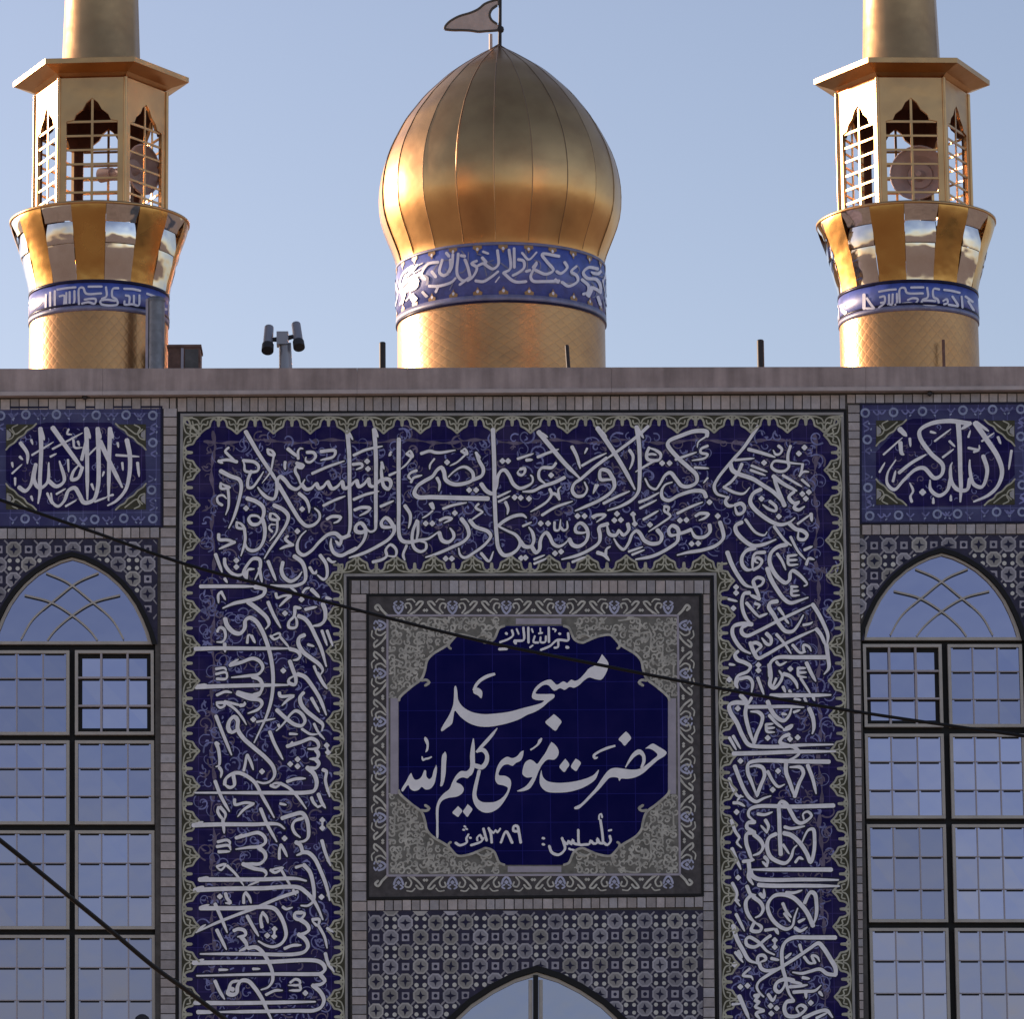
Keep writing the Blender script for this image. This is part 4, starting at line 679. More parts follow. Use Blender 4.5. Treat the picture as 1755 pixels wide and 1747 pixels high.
def fr(mb, pts, w_, place=OP, mi=0, taper=0.0):
    q = spline(pts, 1.6); n = len(q); ribbon(mb, q, [w_*(1-taper*i/n) for i in range(n)], place, mi)
for sx in (0, 1):
    for sy in (0, 1):
        tr = lambda p: Q(1727-p[0] if sx else p[0], 1631-p[1] if sy else p[1])
        pts = [tr(p) for p in hs]
        fr(ol, pts[:9], 4.2); fr(ol, pts[8:], 4.4)
        fr(ol, [tr(p) for p in ((300, 490), (325, 488), (338, 500), (318, 515))], 4.6)
        fr(ol, [tr(p) for p in ((438, 300), (436, 322), (446, 330))], 4.2)
        fr(ol, [tr(p) for p in ((660, 285), (630, 262), (600, 262), (570, 282))], 3.4)
        if not sy: dot(ol, *tr((640, 272)), 3.5, OP)
        # scrolls filling the corner
        rs = random.Random(11)
        for gx in range(158, 700, 37):
            for gy in range(186, 580, 37):
                x, y = gx+rs.uniform(-6, 6), gy+rs.uniform(-6, 6); a0 = rs.uniform(0, 6.3); s = rs.choice((-1, 1)); r_ = rs.uniform(15, 23)
                q = [tr((x+r_*(1-0.78*t/8)*math.cos(a0+s*t*0.72), y+r_*(1-0.78*t/8)*math.sin(a0+s*t*0.72))) for t in range(9)]
                if any(inside(px2, py2, pol2) for px2, py2 in q) or any(not (665 < px2 < 1162 and 1058 < py2 < 1499) for px2, py2 in q): continue
                wd_ = rs.uniform(2.6, 4.4); fr(ol, q, wd_, lambda x, y, l: FP(x, y, -0.0205-l*0.4), 0, 0.5)
                a1 = rs.uniform(0, 6.3); q = [tr((x+t*15*math.cos(a1)+rs.uniform(-3, 3), y+t*15*math.sin(a1)+6*math.sin(t*2))) for t in (0.4, 1.1, 1.9)]
                if not any(inside(px2, py2, pol2) for px2, py2 in q) and all(665 < px2 < 1162 and 1058 < py2 < 1499 for px2, py2 in q): fr(ol, q, 4.6, lambda x, y, l: FP(x, y, -0.0212-l*0.4), 0, 0.8)
        for k in range(4):
            o_ = 26*k; pts = [tr((165+o_*2.2, 470-o_*2.6+t*12)) for t in (0, -3, -7)]+[tr((205+o_*3, 400-o_*2.7))]
            fr(ol, pts, 3.0, lambda x, y, l: FP(x, y, -0.0208-l*0.4))
ol.build('corner_scroll', M['scroll'], panel)
ll = MB()
for a, b, w_ in (((664, 1056), (1161.5, 1056), 3.6), ((1161.5, 1056), (1165, 1500), 3.6), ((1165, 1500), (664, 1502), 3.6), ((664, 1502), (664, 1056), 3.6)): line(ll, [a, b], w_, -0.0245)
for x in (676, 1151.5): ll.rect(x-6.8, 1198, x+6.8, 1362, -0.0235, -0.018)
ll.rect(884, 1061, 962, 1071, -0.0235, -0.018); ll.rect(870, 1486, 962, 1496, -0.0235, -0.018)
ll.build('lilac_frame_line', M['lilac'], panel)
fb = MB(); FB = lambda x, y, l: FP(x, y, -0.0185-l)
def frise(p0, p1, nrm, n):
    ux, uy = (p1[0]-p0[0])/n, (p1[1]-p0[1])/n; k = math.hypot(ux, uy); tx, ty = ux/k, uy/k
    for i in range(n+1):
        def pt(u, v): return (p0[0]+ux*i+tx*u+nrm[0]*v, p0[1]+uy*i+ty*u+nrm[1]*v)
        for s in (-1, 1):
            if i < n:
                def pm(u, v): return (p0[0]+ux*(i+.5)+tx*u+nrm[0]*v, p0[1]+uy*(i+.5)+ty*u+nrm[1]*v)
                fr(fb, [pm(s*26, 1), pm(s*14, 9), pm(s*7, 17), pm(s*4, 22), pm(s*10, 23), pm(s*16, 17)], 3.6, FB); fr(fb, [pm(s*5, 20), pm(s*13, 10), pm(s*20, 3)], 2.6, FB); fr(fb, [pm(s*30, 3), pm(s*24, 12), pm(s*28, 20), pm(s*35, 18), pm(s*33, 12)], 3.0, FB); fr(fb, [pm(s*18, 22), pm(s*23, 27), pm(s*32, 26)], 2.4, FB); dot(fb, *pm(s*2, 8), 2.6, FB)
        if 0 <= i <= n:
            for s in (-1, 1): fr(fb, [pt(0, 2), pt(s*5, 7), pt(s*8, 15)], 3.8, FB, 1); fr(fb, [pt(s*3, 16), pt(s*8, 20), pt(s*3, 23)], 2.8, FB, 1)
            dot(fb, *pt(0, 12), 3.4, FB, 1)
frise((683, 1055), (1145, 1055), (0, -1), 5); frise((683, 1502), (1145, 1500), (0, 1), 5); frise((664, 1073), (664, 1485), (-1, 0), 5); frise((1161.5, 1073), (1165, 1483), (1, 0), 5)
for x, y, sx, sy in ((664, 1056, -1, -1), (1161, 1056, 1, -1), (1165, 1500, 1, 1), (664, 1502, -1, 1)):
    fr(fb, [(x, y), (x+sx*9, y+sy*9), (x+sx*16, y+sy*18), (x+sx*21, y+sy*14), (x+sx*16, y+sy*9)], 4.2, FB)
fb.build('border_scroll', [M['ornlt'], M['flower']], panel)
nm = MB(); NP = lambda x, y, l: FP(x, y, -0.0238-l)
def crop_pts(txt):
    out = []; c_ = None
    for t in txt.split():
        if t[-1] == ':': c_ = CROPS[t[0]]; continue
        v = [float(q) for q in t.split(',')]; out.append((c_[0]+v[0]/c_[2], c_[1]+v[1]/c_[2], *(q/c_[2] for q in v[2:])))
    return out
for n_i, st in enumerate(NAME_POLY.replace('\n', '').split(';')):
    pts = crop_pts(st); q = spline(pts+[pts[0]], 1.5)[:-1]; nm.flat(q, -0.0240-0.00025*n_i)
for st in NAME_RIB.replace('\n', '').split(';'):
    q = spline(crop_pts(st), 1.2); ribbon(nm, [p[:2] for p in q], [max(0.6, p[2]) for p in q], lambda x, y, l: FP(x, y, -0.0285-l), cap=False)
write(nm, SMALL, NP, taper=False)
nm.build('lettering', M['white2'], panel)
# ---------------------------------------------------------------- the two square calligraphy panels
def sq_panel(x0, y0, x1, y1, cart, txt, dy, rose, flip):
    b = MB(); b.slab([(x0, y0), (x1, y0+dy), (x1, y1+dy), (x0, y1)], -0.010, Y0); o = b.build('calligraphy_panel', M['slate'], mosque)
    e = MB(); line(e, [(x0, y0), (x1, y0+dy), (x1, y1+dy), (x0, y1), (x0, y0)], 3.4, -0.014); e.build('dark_border_line', M['ink'], o)
    c_ = MB(); c_.slab(cart, -0.013, -0.009); c_.build('cartouche', M['ink'] if False else M['navy'], o)
    k = MB(); KP = lambda x, y, l: FP(x, y, -0.0135-l)
    cx, cy = sum(p[0] for p in cart)/len(cart), sum(p[1] for p in cart)/len(cart)
    xa, xb, ya, yb_ = min(p[0] for p in cart), max(p[0] for p in cart), min(p[1] for p in cart), max(p[1] for p in cart)
    for sx, ex in ((1, xa), (-1, xb)):
        for sy, ey in ((1, ya), (-1, yb_)):
            pt = lambda u, v: (ex+sx*u, ey+sy*v)
            k.flat([pt(0, 3), pt(14, 3), pt(52, 3), pt(46, 8), pt(42, 12), pt(34, 15), pt(30, 22), pt(20, 27), pt(12, 36), pt(6, 40), pt(0, 46)], -0.0152, 0)
            for pts, w_ in ((((52, 2), (45, 9), (36, 14), (31, 21), (21, 27), (14, 35), (6, 40), (0, 47)), 2.8), (((6, 12), (16, 20), (26, 14), (36, 6)), 2.4), (((2, 30), (10, 27), (14, 18), (10, 10), (20, 4)), 2.2)):
                fr(k, [pt(*p) for p in pts], w_, lambda x, y, l: FP(x, y, -0.0165-l), 1)
            k.flat([pt(1, 12), pt(8, 17), pt(9, 24), pt(1, 30)], -0.0163, 2)
    k.build('corner_ornament', [M['olive'], M['olivelt'], M['mosaic']], o)
    r_ = MB()
    for x, y in rose:
        ring = spline([(x+6.6*math.cos(t), y+6.6*math.sin(t)) for t in [i*math.pi/4+.4 for i in range(9)]], 2); ribbon(r_, ring, [3.6]*len(ring), KP, 0, cap=False)
    def put_fr(pts, w_, m_=1):
        if all(x0+4 < p[0] < x1-4 and y0+6 < p[1] < y1-4 and not (xa-3 < p[0] < xb+3 and ya-3 < p[1] < yb_+3) for p in pts): fr(r_, pts, w_, KP, m_)
    for x, y in list(rose):
        for s in (-1, 1):
            put_fr([(x+s*14, y-3), (x+s*20, y+3), (x+s*26, y-2)], 2.8); put_fr([(x+s*5, y+s*14), (x-s*3, y+s*19), (x+s*4, y+s*24)], 2.8); put_fr([(x+s*20, y+6), (x+s*22, y+8)], 2.6, 0); put_fr([(x+6, y+s*17), (x+7, y+s*19)], 2.6, 0)
    r_.build('rosette_border', [M['rosette'], M['vine']], o)
    v_ = MB(); global VP
    for _ in range(60):
        for _k in range(20):
            x, y = random.uniform(xa+20, xb-20), random.uniform(ya+12, yb_-12)
            if inside(x, y, cart): break
        q = spline(curl(x, y, random.uniform(4, 9), random.uniform(0, 6.3), random.uniform(-6, 6), 1), 3); ribbon(v_, q, [1.4]*len(q), lambda x, y, l: FP(x, y, -0.0133-l*0.3), random.choice((0, 1)))
    v_.build('vine_ornament', [M['vine'], M['vine2']], o)
    t = MB(); write(t, txt, lambda x, y, l: FP(x, y, -0.0165-l), dotr=5.5); t.build('lettering', M['white'], o)
def C1(x, y): return (x/3.815, 600+y/3.815)
def C2(x, y): return (1350+x/4.333, 600+y/4.333)
rl = [C1(*p) for p in ((5, 432), (170, 425), (370, 424), (630, 428), (825, 427), (1000, 430), (1000, 608), (992, 918), (1000, 1105), (810, 1103), (620, 1110), (470, 1112), (165, 1106))]
sq_panel(-20, 699, 277, 904, [C1(*p) for p in ((40, 660), (130, 590), (245, 490), (300, 476), (720, 476), (800, 540), (950, 660), (955, 850), (830, 960), (720, 1050), (250, 1056), (150, 980), (40, 850))], PANEL_L, -1.0, rl, 1)
rr_ = [C2(*p) for p in ((575, 470), (785, 465), (1000, 458), (1300, 450), (1520, 445), (1730, 442), (590, 668), (595, 1025), (1730, 645), (1740, 1005), (608, 1235), (822, 1230), (1110, 1222), (1260, 1220), (1550, 1205), (1740, 1205))]
sq_panel(1475, 693, 1767, 897, [C2(*p) for p in ((655, 760), (750, 660), (870, 530), (930, 512), (1420, 512), (1560, 600), (1680, 700), (1685, 930), (1560, 1070), (1440, 1158), (900, 1165), (780, 1060), (655, 940))], PANEL_R, -1.5, rr_, -1)
# ---------------------------------------------------------------- windows
def window(a, rows, colx, opening, mirror, muntin_dx=0.0):
    """a: arch; rows: list of (top, bottom); colx: functions y -> (x0, x1) for the two sash columns"""
    cx, by, hw, h = a['cx'], a['by'], a['hw'], a['h']
    b = MB(); b.slab(arch(**grow(a, -1)), 0.085, YB)
    bot = rows[-1][1]
    b.slab([(colx[0](by)[0]-9, by), (colx[1](by)[1]+9, by), (colx[1](bot)[1]+9, bot+8), (colx[0](bot)[0]-9, bot+8)], 0.085, YB)
    # black outer rim of the arch, proud of the mosaic
    o_ = arch(**grow(a, 5)); i_ = arch(**grow(a, -3))
    for p, q, r_, s in zip(o_[:-1], o_[1:], i_[1:], i_[:-1]): b.slab([p, q, r_, s], -0.012, 0.09)
    win = b.build('tall_window', M['rebate_and_shade'], mosque)
    # arched light
    f = MB(); o2 = arch(**grow(a, -4)); i2 = arch(cx, by-5, hw-11.5, h-13)
    for p, q, r_, s in zip(o2[:-1], o2[1:], i2[1:], i2[:-1]): f.slab([p, q, r_, s], 0.02, 0.08)
    f.slab([(cx-hw+6, by-6), (cx+hw-6, by-6), (cx+hw-5, by-1), (cx-hw+5, by-1)], 0.0195, 0.08)
    f.build('arch_frame', M['frame'], win)
    g_ = MB(); g_.slab(i2, 0.052, 0.056); g_.build('arch_pane', M['glass'], win)
    mt = MB(); sh = MB()
    fam = [[(-45, 123), (-9, 107), (27, 79), (68, 43), (88, 9)], [(-82, 85), (-38, 73), (0, 50), (30, 24), (43, 7)]]
    for pts in fam:
        for s in (-1, 1):
            q = spline([(cx+s*x_*hw/141.0, by-y_*h/154.0-1) for x_, y_ in pts], 2); n = len(q)
            ribbon(mt, q, [3.2]*n, lambda x, y, l: FP(x, y, 0.040-l), cap=False)
            q2 = [(x_, y_+2.6) for x_, y_ in q]; ribbon(sh, q2, [2.2 if i < n*0.62 else 1.1 for i in range(n)], lambda x, y, l: FP(x, y, 0.047-l), cap=False)  # dark copy just below each muntin, painted as the shade under it
    mt.build('arch_muntin', M['frame'], win); sh.build('arch_muntin_shade', M['rebate_and_shade'], win)
    for ri, (t, bt) in enumerate(rows):
        for ci in (0, 1):
            xf = colx[ci]
            def X(u, y): x0, x1 = xf(y); return x0+(x1-x0)*u
            def quad(u0, v0, u1, v1, du0=0, dv0=0, du1=0, dv1=0):
                ya, yb_ = t+(bt-t)*v0+dv0, t+(bt-t)*v1+dv1
                return [(X(u0, ya)+du0, ya), (X(u1, ya)+du1, ya), (X(u1, yb_)+du1, yb_), (X(u0, yb_)+du0, yb_)]
            fr_ = MB(); fw = 5.2
            opn = (ri, ci) == opening
            yf = 0.012 if opn else 0.022
            fr_.slab(quad(0, 0, 1, 0, 0, 0, 0, fw), yf, 0.085); fr_.slab(quad(0, 1, 1, 1, 0, -fw, 0, 0), yf, 0.085)
            fr_.slab(quad(0, 0, 0, 1, 0, fw, fw, -fw), yf, 0.085); fr_.slab(quad(1, 0, 1, 1, -fw, fw, 0, -fw), yf, 0.085)
            s_o = fr_.build('sash_frame', M['frame'], win)
            gp = MB(); k = random.uniform(0.86, 1.2)
            gd = 0.068 if opn else 0.050
            for iu in range(3):
                for iv in range(3):
                    kk = k*random.uniform(0.92, 1.09); hz = random.uniform(0.97, 1.03)
                    qd = quad(iu/3, iv/3, (iu+1)/3, (iv+1)/3, 0.6+(5.2 if iu == 0 else 0), 0.6+(5.2 if iv == 0 else 0), -0.6-(5.2 if iu == 2 else 0), -0.6-(5.2 if iv == 2 else 0))
                    v_ = [FP(x, y, gd) for x, y in qd]; dn = [random.uniform(-0.0012, 0.0012) for _ in range(4)]
                    gp.add([(p.x, p.y+d, p.z) for p, d in zip(v_, dn)], [(0, 1, 2, 3)], 0, (kk*hz, kk, kk/hz))
            gp.build('sash_pane', M['glass'], win)
            br, dk = MB(), MB()
            yb2 = gd-0.012
            for u in (1/3, 2/3):
                q = [(X(u, t+fw), t+fw), (X(u, bt-fw), bt-fw)]; wv = 2.4 if not opn else 3.6
                br.slab([(q[0][0]-wv/2, q[0][1]), (q[0][0]+wv/2, q[0][1]), (q[1][0]+wv/2, q[1][1]), (q[1][0]-wv/2, q[1][1])], yb2 if not opn else 0.018, gd-0.002)
            for v in (1/3, 2/3):
                y = t+(bt-t)*v; hv = 1.8 if not opn else 3.2
                br.slab([(X(0, y)+fw, y-hv), (X(1, y)-fw, y-hv), (X(1, y)-fw, y), (X(0, y)+fw, y)], (yb2 if not opn else 0.018)+0.002, gd-0.002)
            for v in (0, 1/3, 2/3):  # dark strips painted as the shade below the sash head and bars
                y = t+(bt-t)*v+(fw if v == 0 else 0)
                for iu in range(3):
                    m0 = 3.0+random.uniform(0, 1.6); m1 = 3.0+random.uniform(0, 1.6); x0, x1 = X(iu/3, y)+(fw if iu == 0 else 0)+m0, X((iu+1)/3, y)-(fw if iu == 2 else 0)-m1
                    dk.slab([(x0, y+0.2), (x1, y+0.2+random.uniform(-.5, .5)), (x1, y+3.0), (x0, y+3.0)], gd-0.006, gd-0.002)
            if opn:                          # the opening vent: deep dark rebate round its glass
                for qd in (quad(0, 0, 1, 0, fw, fw, -fw, fw+8), quad(0, 1, 1, 1, fw, -fw-7, -fw, -fw), quad(0, 0, 0, 1, fw, fw+8, fw+7, -fw-7), quad(1, 0, 1, 1, -fw-7, fw+8, -fw, -fw-7)): dk.slab(qd, gd-0.004, gd-0.001)
            br.build('glazing_bar', M['bar'], win); dk.build('bar_shade_and_rebate', M['rebate_and_shade'], win)
    return win
rowsL = [(1114.5, 1259.5), (1269, 1413), (1423.5, 1593), (1603, 1772)]
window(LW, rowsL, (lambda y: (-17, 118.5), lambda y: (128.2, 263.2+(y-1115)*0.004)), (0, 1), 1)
rowsR = [(1104, 1246), (1257.5, 1403), (1413, 1581), (1591, 1760)]
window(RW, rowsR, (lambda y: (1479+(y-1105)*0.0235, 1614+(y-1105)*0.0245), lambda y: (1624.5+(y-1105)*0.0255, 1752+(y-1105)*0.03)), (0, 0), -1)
# door arch window under the name panel
b = MB(); b.slab(arch(**grow(BA, -2)), 0.085, YB); o_ = arch(**grow(BA, 6)); i_ = arch(**grow(BA, -4))
for p, q, r_, s in zip(o_[:-1], o_[1:], i_[1:], i_[:-1]): b.slab([p, q, r_, s], -0.012, 0.09)
b.rect(914, 1672, 922.5, 1960, 0.0, 0.09)
dw = b.build('arched_window', M['rebate_and_shade'], mosque)
f = MB(); o2 = arch(**grow(BA, -5)); i2 = arch(**grow(BA, -11))
for p, q, r_, s in zip(o2[:-1], o2[1:], i2[1:], i2[:-1]): f.slab([p, q, r_, s], 0.02, 0.08)
for x in (909.5, 927): f.rect(x-3.4, 1680, x+3.4, 1958, 0.021, 0.08)
for y in (1752, 1850): f.rect(640, y, 1200, y+6, 0.0215, 0.08)
f.build('arch_frame', M['frame'], dw)
for s in (0, 1):
    gp = MB(); pts = [p for p in i2 if (p[0] <= 910 if s == 0 else p[0] >= 926)]
    gp.slab(pts+([(910, 1960)] if s == 0 else [(926, 1960)]) if False else (([(926, 1678)] if s else [])+[] or []) or [(911, 1680), (911, 1955), (600, 1955), (600, 1680)], 0.056, 0.058) if False else None
g2 = MB(); g2.slab(i2, 0.056, 0.058, 0, (0.92, 1.0, 1.02)); g2.build('arch_pane', M['glass'], dw)
fac = MB()                                   # plain stone plinth and doorway under the tiled front
zb2 = FP(877, 1806).z
fac.box((pl.x, -0.05, 0), (pr.x, -0.021, zb2-0.0)); fac.build('stone_plinth', M['plainbrick'], mosque)
# ---------------------------------------------------------------- dome
def zat(px, py, Y): return P(px, py, Y).z
def dome():
    Y = 9.0; ax = P(857, 345, Y).x; k = px_size(857, 345, Y)
    base_z = ztop-0.45
    d = thing('dome', (ax, Y, base_z), 'large golden onion dome on a round drum with a blue lettered band', 'dome')
    prof_px = [(75, 1.5), (80, 6), (90, 24), (106, 50), (128, 83), (150, 108), (172, 131), (189, 145), (215, 165), (242, 180), (264, 191), (287, 199), (310, 204), (332, 206.5), (352, 206.5), (370, 205), (388, 201), (404, 195.5), (420, 189), (436, 182.5), (450, 177.5), (462, 175)]
    prof = [(r_*k, zat(857, y, Y)) for y, r_ in prof_px]
    # resample smoothly
    sm = spline([(a[0]*100, a[1]*100) for a in prof], 4); prof = [(x/100, z/100) for x, z in sm]
    N = 20; SUB = 2; m = MB(); a_off = R(-4)
    vs = []; fs = []
    for r_, z in prof:
        for i in range(N):
            a = a_off+2*math.pi*(i)/N; vs.append((ax+r_*math.sin(a), Y-r_*math.cos(a), z))
    # each gore gets its own vertices so the seams stay crisp
    for i in range(N):
        col_v = []; tilt = random.uniform(-0.009, 0.009)
        for r_, z in prof:
            for t in range(SUB*2+1):
                a = a_off+2*math.pi*(i+t/(SUB*2))/N
                rr = r_*(1+tilt*(t/(SUB*2)-0.5))*(0.62+0.38*math.cos(math.pi/N)/max(1e-6, math.cos(a-(a_off+2*math.pi*(i+.5)/N))))
                col_v.append((ax+rr*math.sin(a), Y-rr*math.cos(a), z))
        kk = SUB*2+1
        m.add(col_v, [(j*kk+t, j*kk+t+1, (j+1)*kk+t+1, (j+1)*kk+t) for j in range(len(prof)-1) for t in range(kk-1)], 0, (1, 1, 1), True)
    m.build('dome_shell', M['gold'], d)
    s = MB()
    for i in range(N):
        a = a_off+2*math.pi*i/N
        q = [(ax+(r_*1.001+0.003)*math.sin(a), Y-(r_*1.001+0.003)*math.cos(a), z) for r_, z in prof[1::2]]
        w_ = 0.007; t = Vector((math.cos(a), math.sin(a), 0))
        L1 = [Vector(p)+t*w_ for p in q]; L2 = [Vector(p)-t*w_ for p in q]; top = [Vector(p)+Vector((math.sin(a), -math.cos(a), 0))*0.007 for p in q]
        n = len(q); s.add(L1+top+L2, [(j, j+1, n+j+1, n+j) for j in range(n-1)]+[(n+j, n+j+1, 2*n+j+1, 2*n+j) for j in range(n-1)])
    s.build('dome_seam', M['seam'], d)
    rb = 177*k; zb_t, zb_b = zat(857, 460, Y), zat(857, 561, Y)
    dr = MB(); dr.lathe([(rb, base_z), (rb, zb_b)], (ax, Y), 96); dr.build('drum', M['goldscale'], d)
    bd = MB(); rB = rb+0.012; bd.lathe([(rb-0.02, zb_b), (rB, zb_b), (rB, zb_t), (rb-0.02, zb_t+0.01)], (ax, Y), 128); band = bd.build('inscription_band', M['bandblue'], d)
    eg = MB(); hB = zb_t-zb_b
    eg.lathe([(rB, zb_b+0.006), (rB+0.006, zb_b+0.006), (rB+0.006, zb_b+0.13*hB), (rB, zb_b+0.13*hB)], (ax, Y), 128, 0)
    eg.lathe([(rB, zb_b+0.0), (rB+0.009, zb_b+0.0), (rB+0.009, zb_b+0.025), (rB, zb_b+0.025)], (ax, Y), 128, 1)
    eg.lathe([(rB, zb_t-0.05*hB), (rB+0.006, zb_t-0.05*hB), (rB+0.006, zb_t), (rB, zb_t)], (ax, Y), 128, 0)
    for i in range(26):
        for z0, s_ in ((zb_b+0.13*hB, 1), (zb_t-0.05*hB, -1)):
            a = 2*math.pi*i/26; pts = []
            for u, v in ((-0.055, 0), (-0.06, 0.04), (-0.025, 0.06), (0, 0.115), (0.025, 0.06), (0.06, 0.04), (0.055, 0)):
                b_ = a+u/rB; pts.append((ax+(rB+0.0065)*math.sin(b_), Y-(rB+0.0065)*math.cos(b_), z0+s_*v*0.9))
            eg.add(pts, [tuple(range(7))], 2)
            b_ = a; c0 = Vector((ax+(rB+0.007)*math.sin(b_), Y-(rB+0.007)*math.cos(b_), z0+s_*0.045)); tv = Vector((math.cos(b_), math.sin(b_), 0))
            eg.add([c0+tv*0.018*math.cos(q)+Vector((0, 0, 0.022*math.sin(q))) for q in [2*math.pi*j/8 for j in range(8)]], [tuple(range(8))], 3)
    eg.build('band_edging', [M['bandgrey'], M['ink'], M['bandgold'], M['bandwhite']], band)
    tx = MB()
    T = """w24 1600,310 1530,300 1490,340 1520,380 1590,390 1620,440 1620,490;1440,290 1400,330 1440,360 1450,400 1380,440 1330,410;1480,390 1530,440 1520,490 1490,500;1560,450 1600,470;1350,260 1370,300 1320,345 1290,330;1310,215 1180,200 1220,260 1265,320 1210,350 1130,320;1310,400 1200,405 1110,400 1095,370 1140,270;w18 1140,185 1080,240 1030,190;1000,240 1040,250 1045,300 1000,340 960,360;970,155 972,300;932,165 940,310 890,340;890,340 960,400 1000,410 1060,405;845,170 850,280 810,310 770,290 740,270 700,285;w18 735,180 775,195;690,250 650,270 690,300 660,370 620,400;680,400 740,405 800,370 850,330;640,370 620,290 600,240;550,195 545,360 590,400 640,370;510,200 500,300 470,350 450,355;430,240 410,340 450,360 490,300 490,240;400,260 330,270 290,310 270,350;330,440 400,440 500,410 530,380;400,440 380,485;300,390 260,340;w24 240,280 200,330 150,370;150,480 125,570;w14 860,370 830,410;1280,390 1300,410;570,210 600,215;250,400 200,470;1600,520 1620,580;730,225 760,260;1140,260 1110,300;1060,330 1090,320;460,190 480,215;600,400 560,430;350,330 380,370"""
    def pl(off): return lambda x, y, l: rot(cyl(x, y, ax, Y, rB+0.010+l), off)
    def rot(p, a):
        x, y = p.x-ax, p.y-Y; return Vector((ax+x*math.cos(a)-y*math.sin(a), Y+x*math.sin(a)+y*math.cos(a), p.z))
    for a in (0, R(122), R(-122)): write(tx, [(660, 390, 4.3875, 5.2, ';'.join('w%.2f %s' % (float(s.split()[0][1:])/4.3875, ' '.join(s.split()[1:])) if s[0] == 'w' else 'w5.2 '+s for s in [q.strip() for q in T.split(';')]))], pl(a), taper=False)
    for a in (R(9), R(131), R(-113)): write(tx, [(660, 390, 4.3875, 2.4, ';'.join('w2.2 '+(' '.join(s.split()[1:]) if s[0] == 'w' else s) for s in [q.strip() for q in T.split(';')][::2]))], pl(a), 1, base=-0.004, taper=False)
    tx.build('lettering', [M['bandwhite'], M['bandgrey']], band)
    # little peg beside the apex
    p = P(841, 82, Y); q = P(841, 58, Y); pg = MB(); pg.tube(p-Vector((0, 0, 0.1)), q, 3.2*k, 3.0*k, 10); pg.build('apex_peg', M['flag'], d)
    # flag on its staff
    fz_ = P(858, 78, Y); fl = thing('flag', (ax, Y, fz_.z), 'small triangular metal flag with an oval cut-out at the tip of the golden dome', 'flag')
    st = MB(); a_, b_ = P(856.5, 84, Y), P(857.5, -16, Y); st.tube(a_, b_, 3.4*k, 2.6*k, 12); kn = P(858, 50, Y); st.lathe([(0.01, kn.z-0.05), (5*k, kn.z-0.03), (6*k, kn.z), (5*k, kn.z+0.03), (0.01, kn.z+0.05)], (kn.x, kn.y), 16); st.build('staff', M['dark'], fl)
    def F_(x, y): return (740+x/10.97, y/10.97)
    out = [F_(*p) for p in ((245, 545), (255, 490), (340, 400), (520, 300), (720, 240), (880, 165), (980, 80), (1120, 20), (1250, 0), (1262, 90))]
    holeR = [F_(*p) for p in ((1225, 95), (1130, 170), (1085, 270), (1120, 370), (1225, 450))]
    low = [F_(*p) for p in ((1262, 470), (1262, 550), (1150, 570), (1000, 580), (880, 590), (740, 570), (560, 560), (400, 560))]
    sheet = MB(); y0 = Y
    def S3(poly, yf, yb_, mi):
        a = [P(x, y, Y) for x, y in poly]; A = [Vector((p.x, yf, p.z)) for p in a]; B = [Vector((p.x, yb_, p.z)) for p in a]; n = len(a)
        tri = [tuple(t) for t in tessellate_polygon([[Vector((p.x, p.z, 0)) for p in a]])]
        sheet.add(A+B, tri+[tuple(n+i for i in reversed(t)) for t in tri]+[(i, (i+1) % n, n+(i+1) % n, n+i) for i in range(n)], mi)
    S3(out+holeR+low, Y-0.008, Y+0.008, 0); sheet.build('flag_sheet', M['flag'], fl)
    sheet = MB()
    rim = out+[out[-1]]; loops = [out, holeR, low+[out[0]]]
    for lp in loops:
        q = spline(lp, 2)
        for a, b_ in zip(q[:-1], q[1:]):
            A, B = P(a[0], a[1], Y), P(b_[0], b_[1], Y)
            if (B-A).length > 1e-4: sheet.tube(A, B, 0.018, 0.018, 6, caps=True)
    sheet.build('flag_rim', M['flagrim'], fl)
dome()
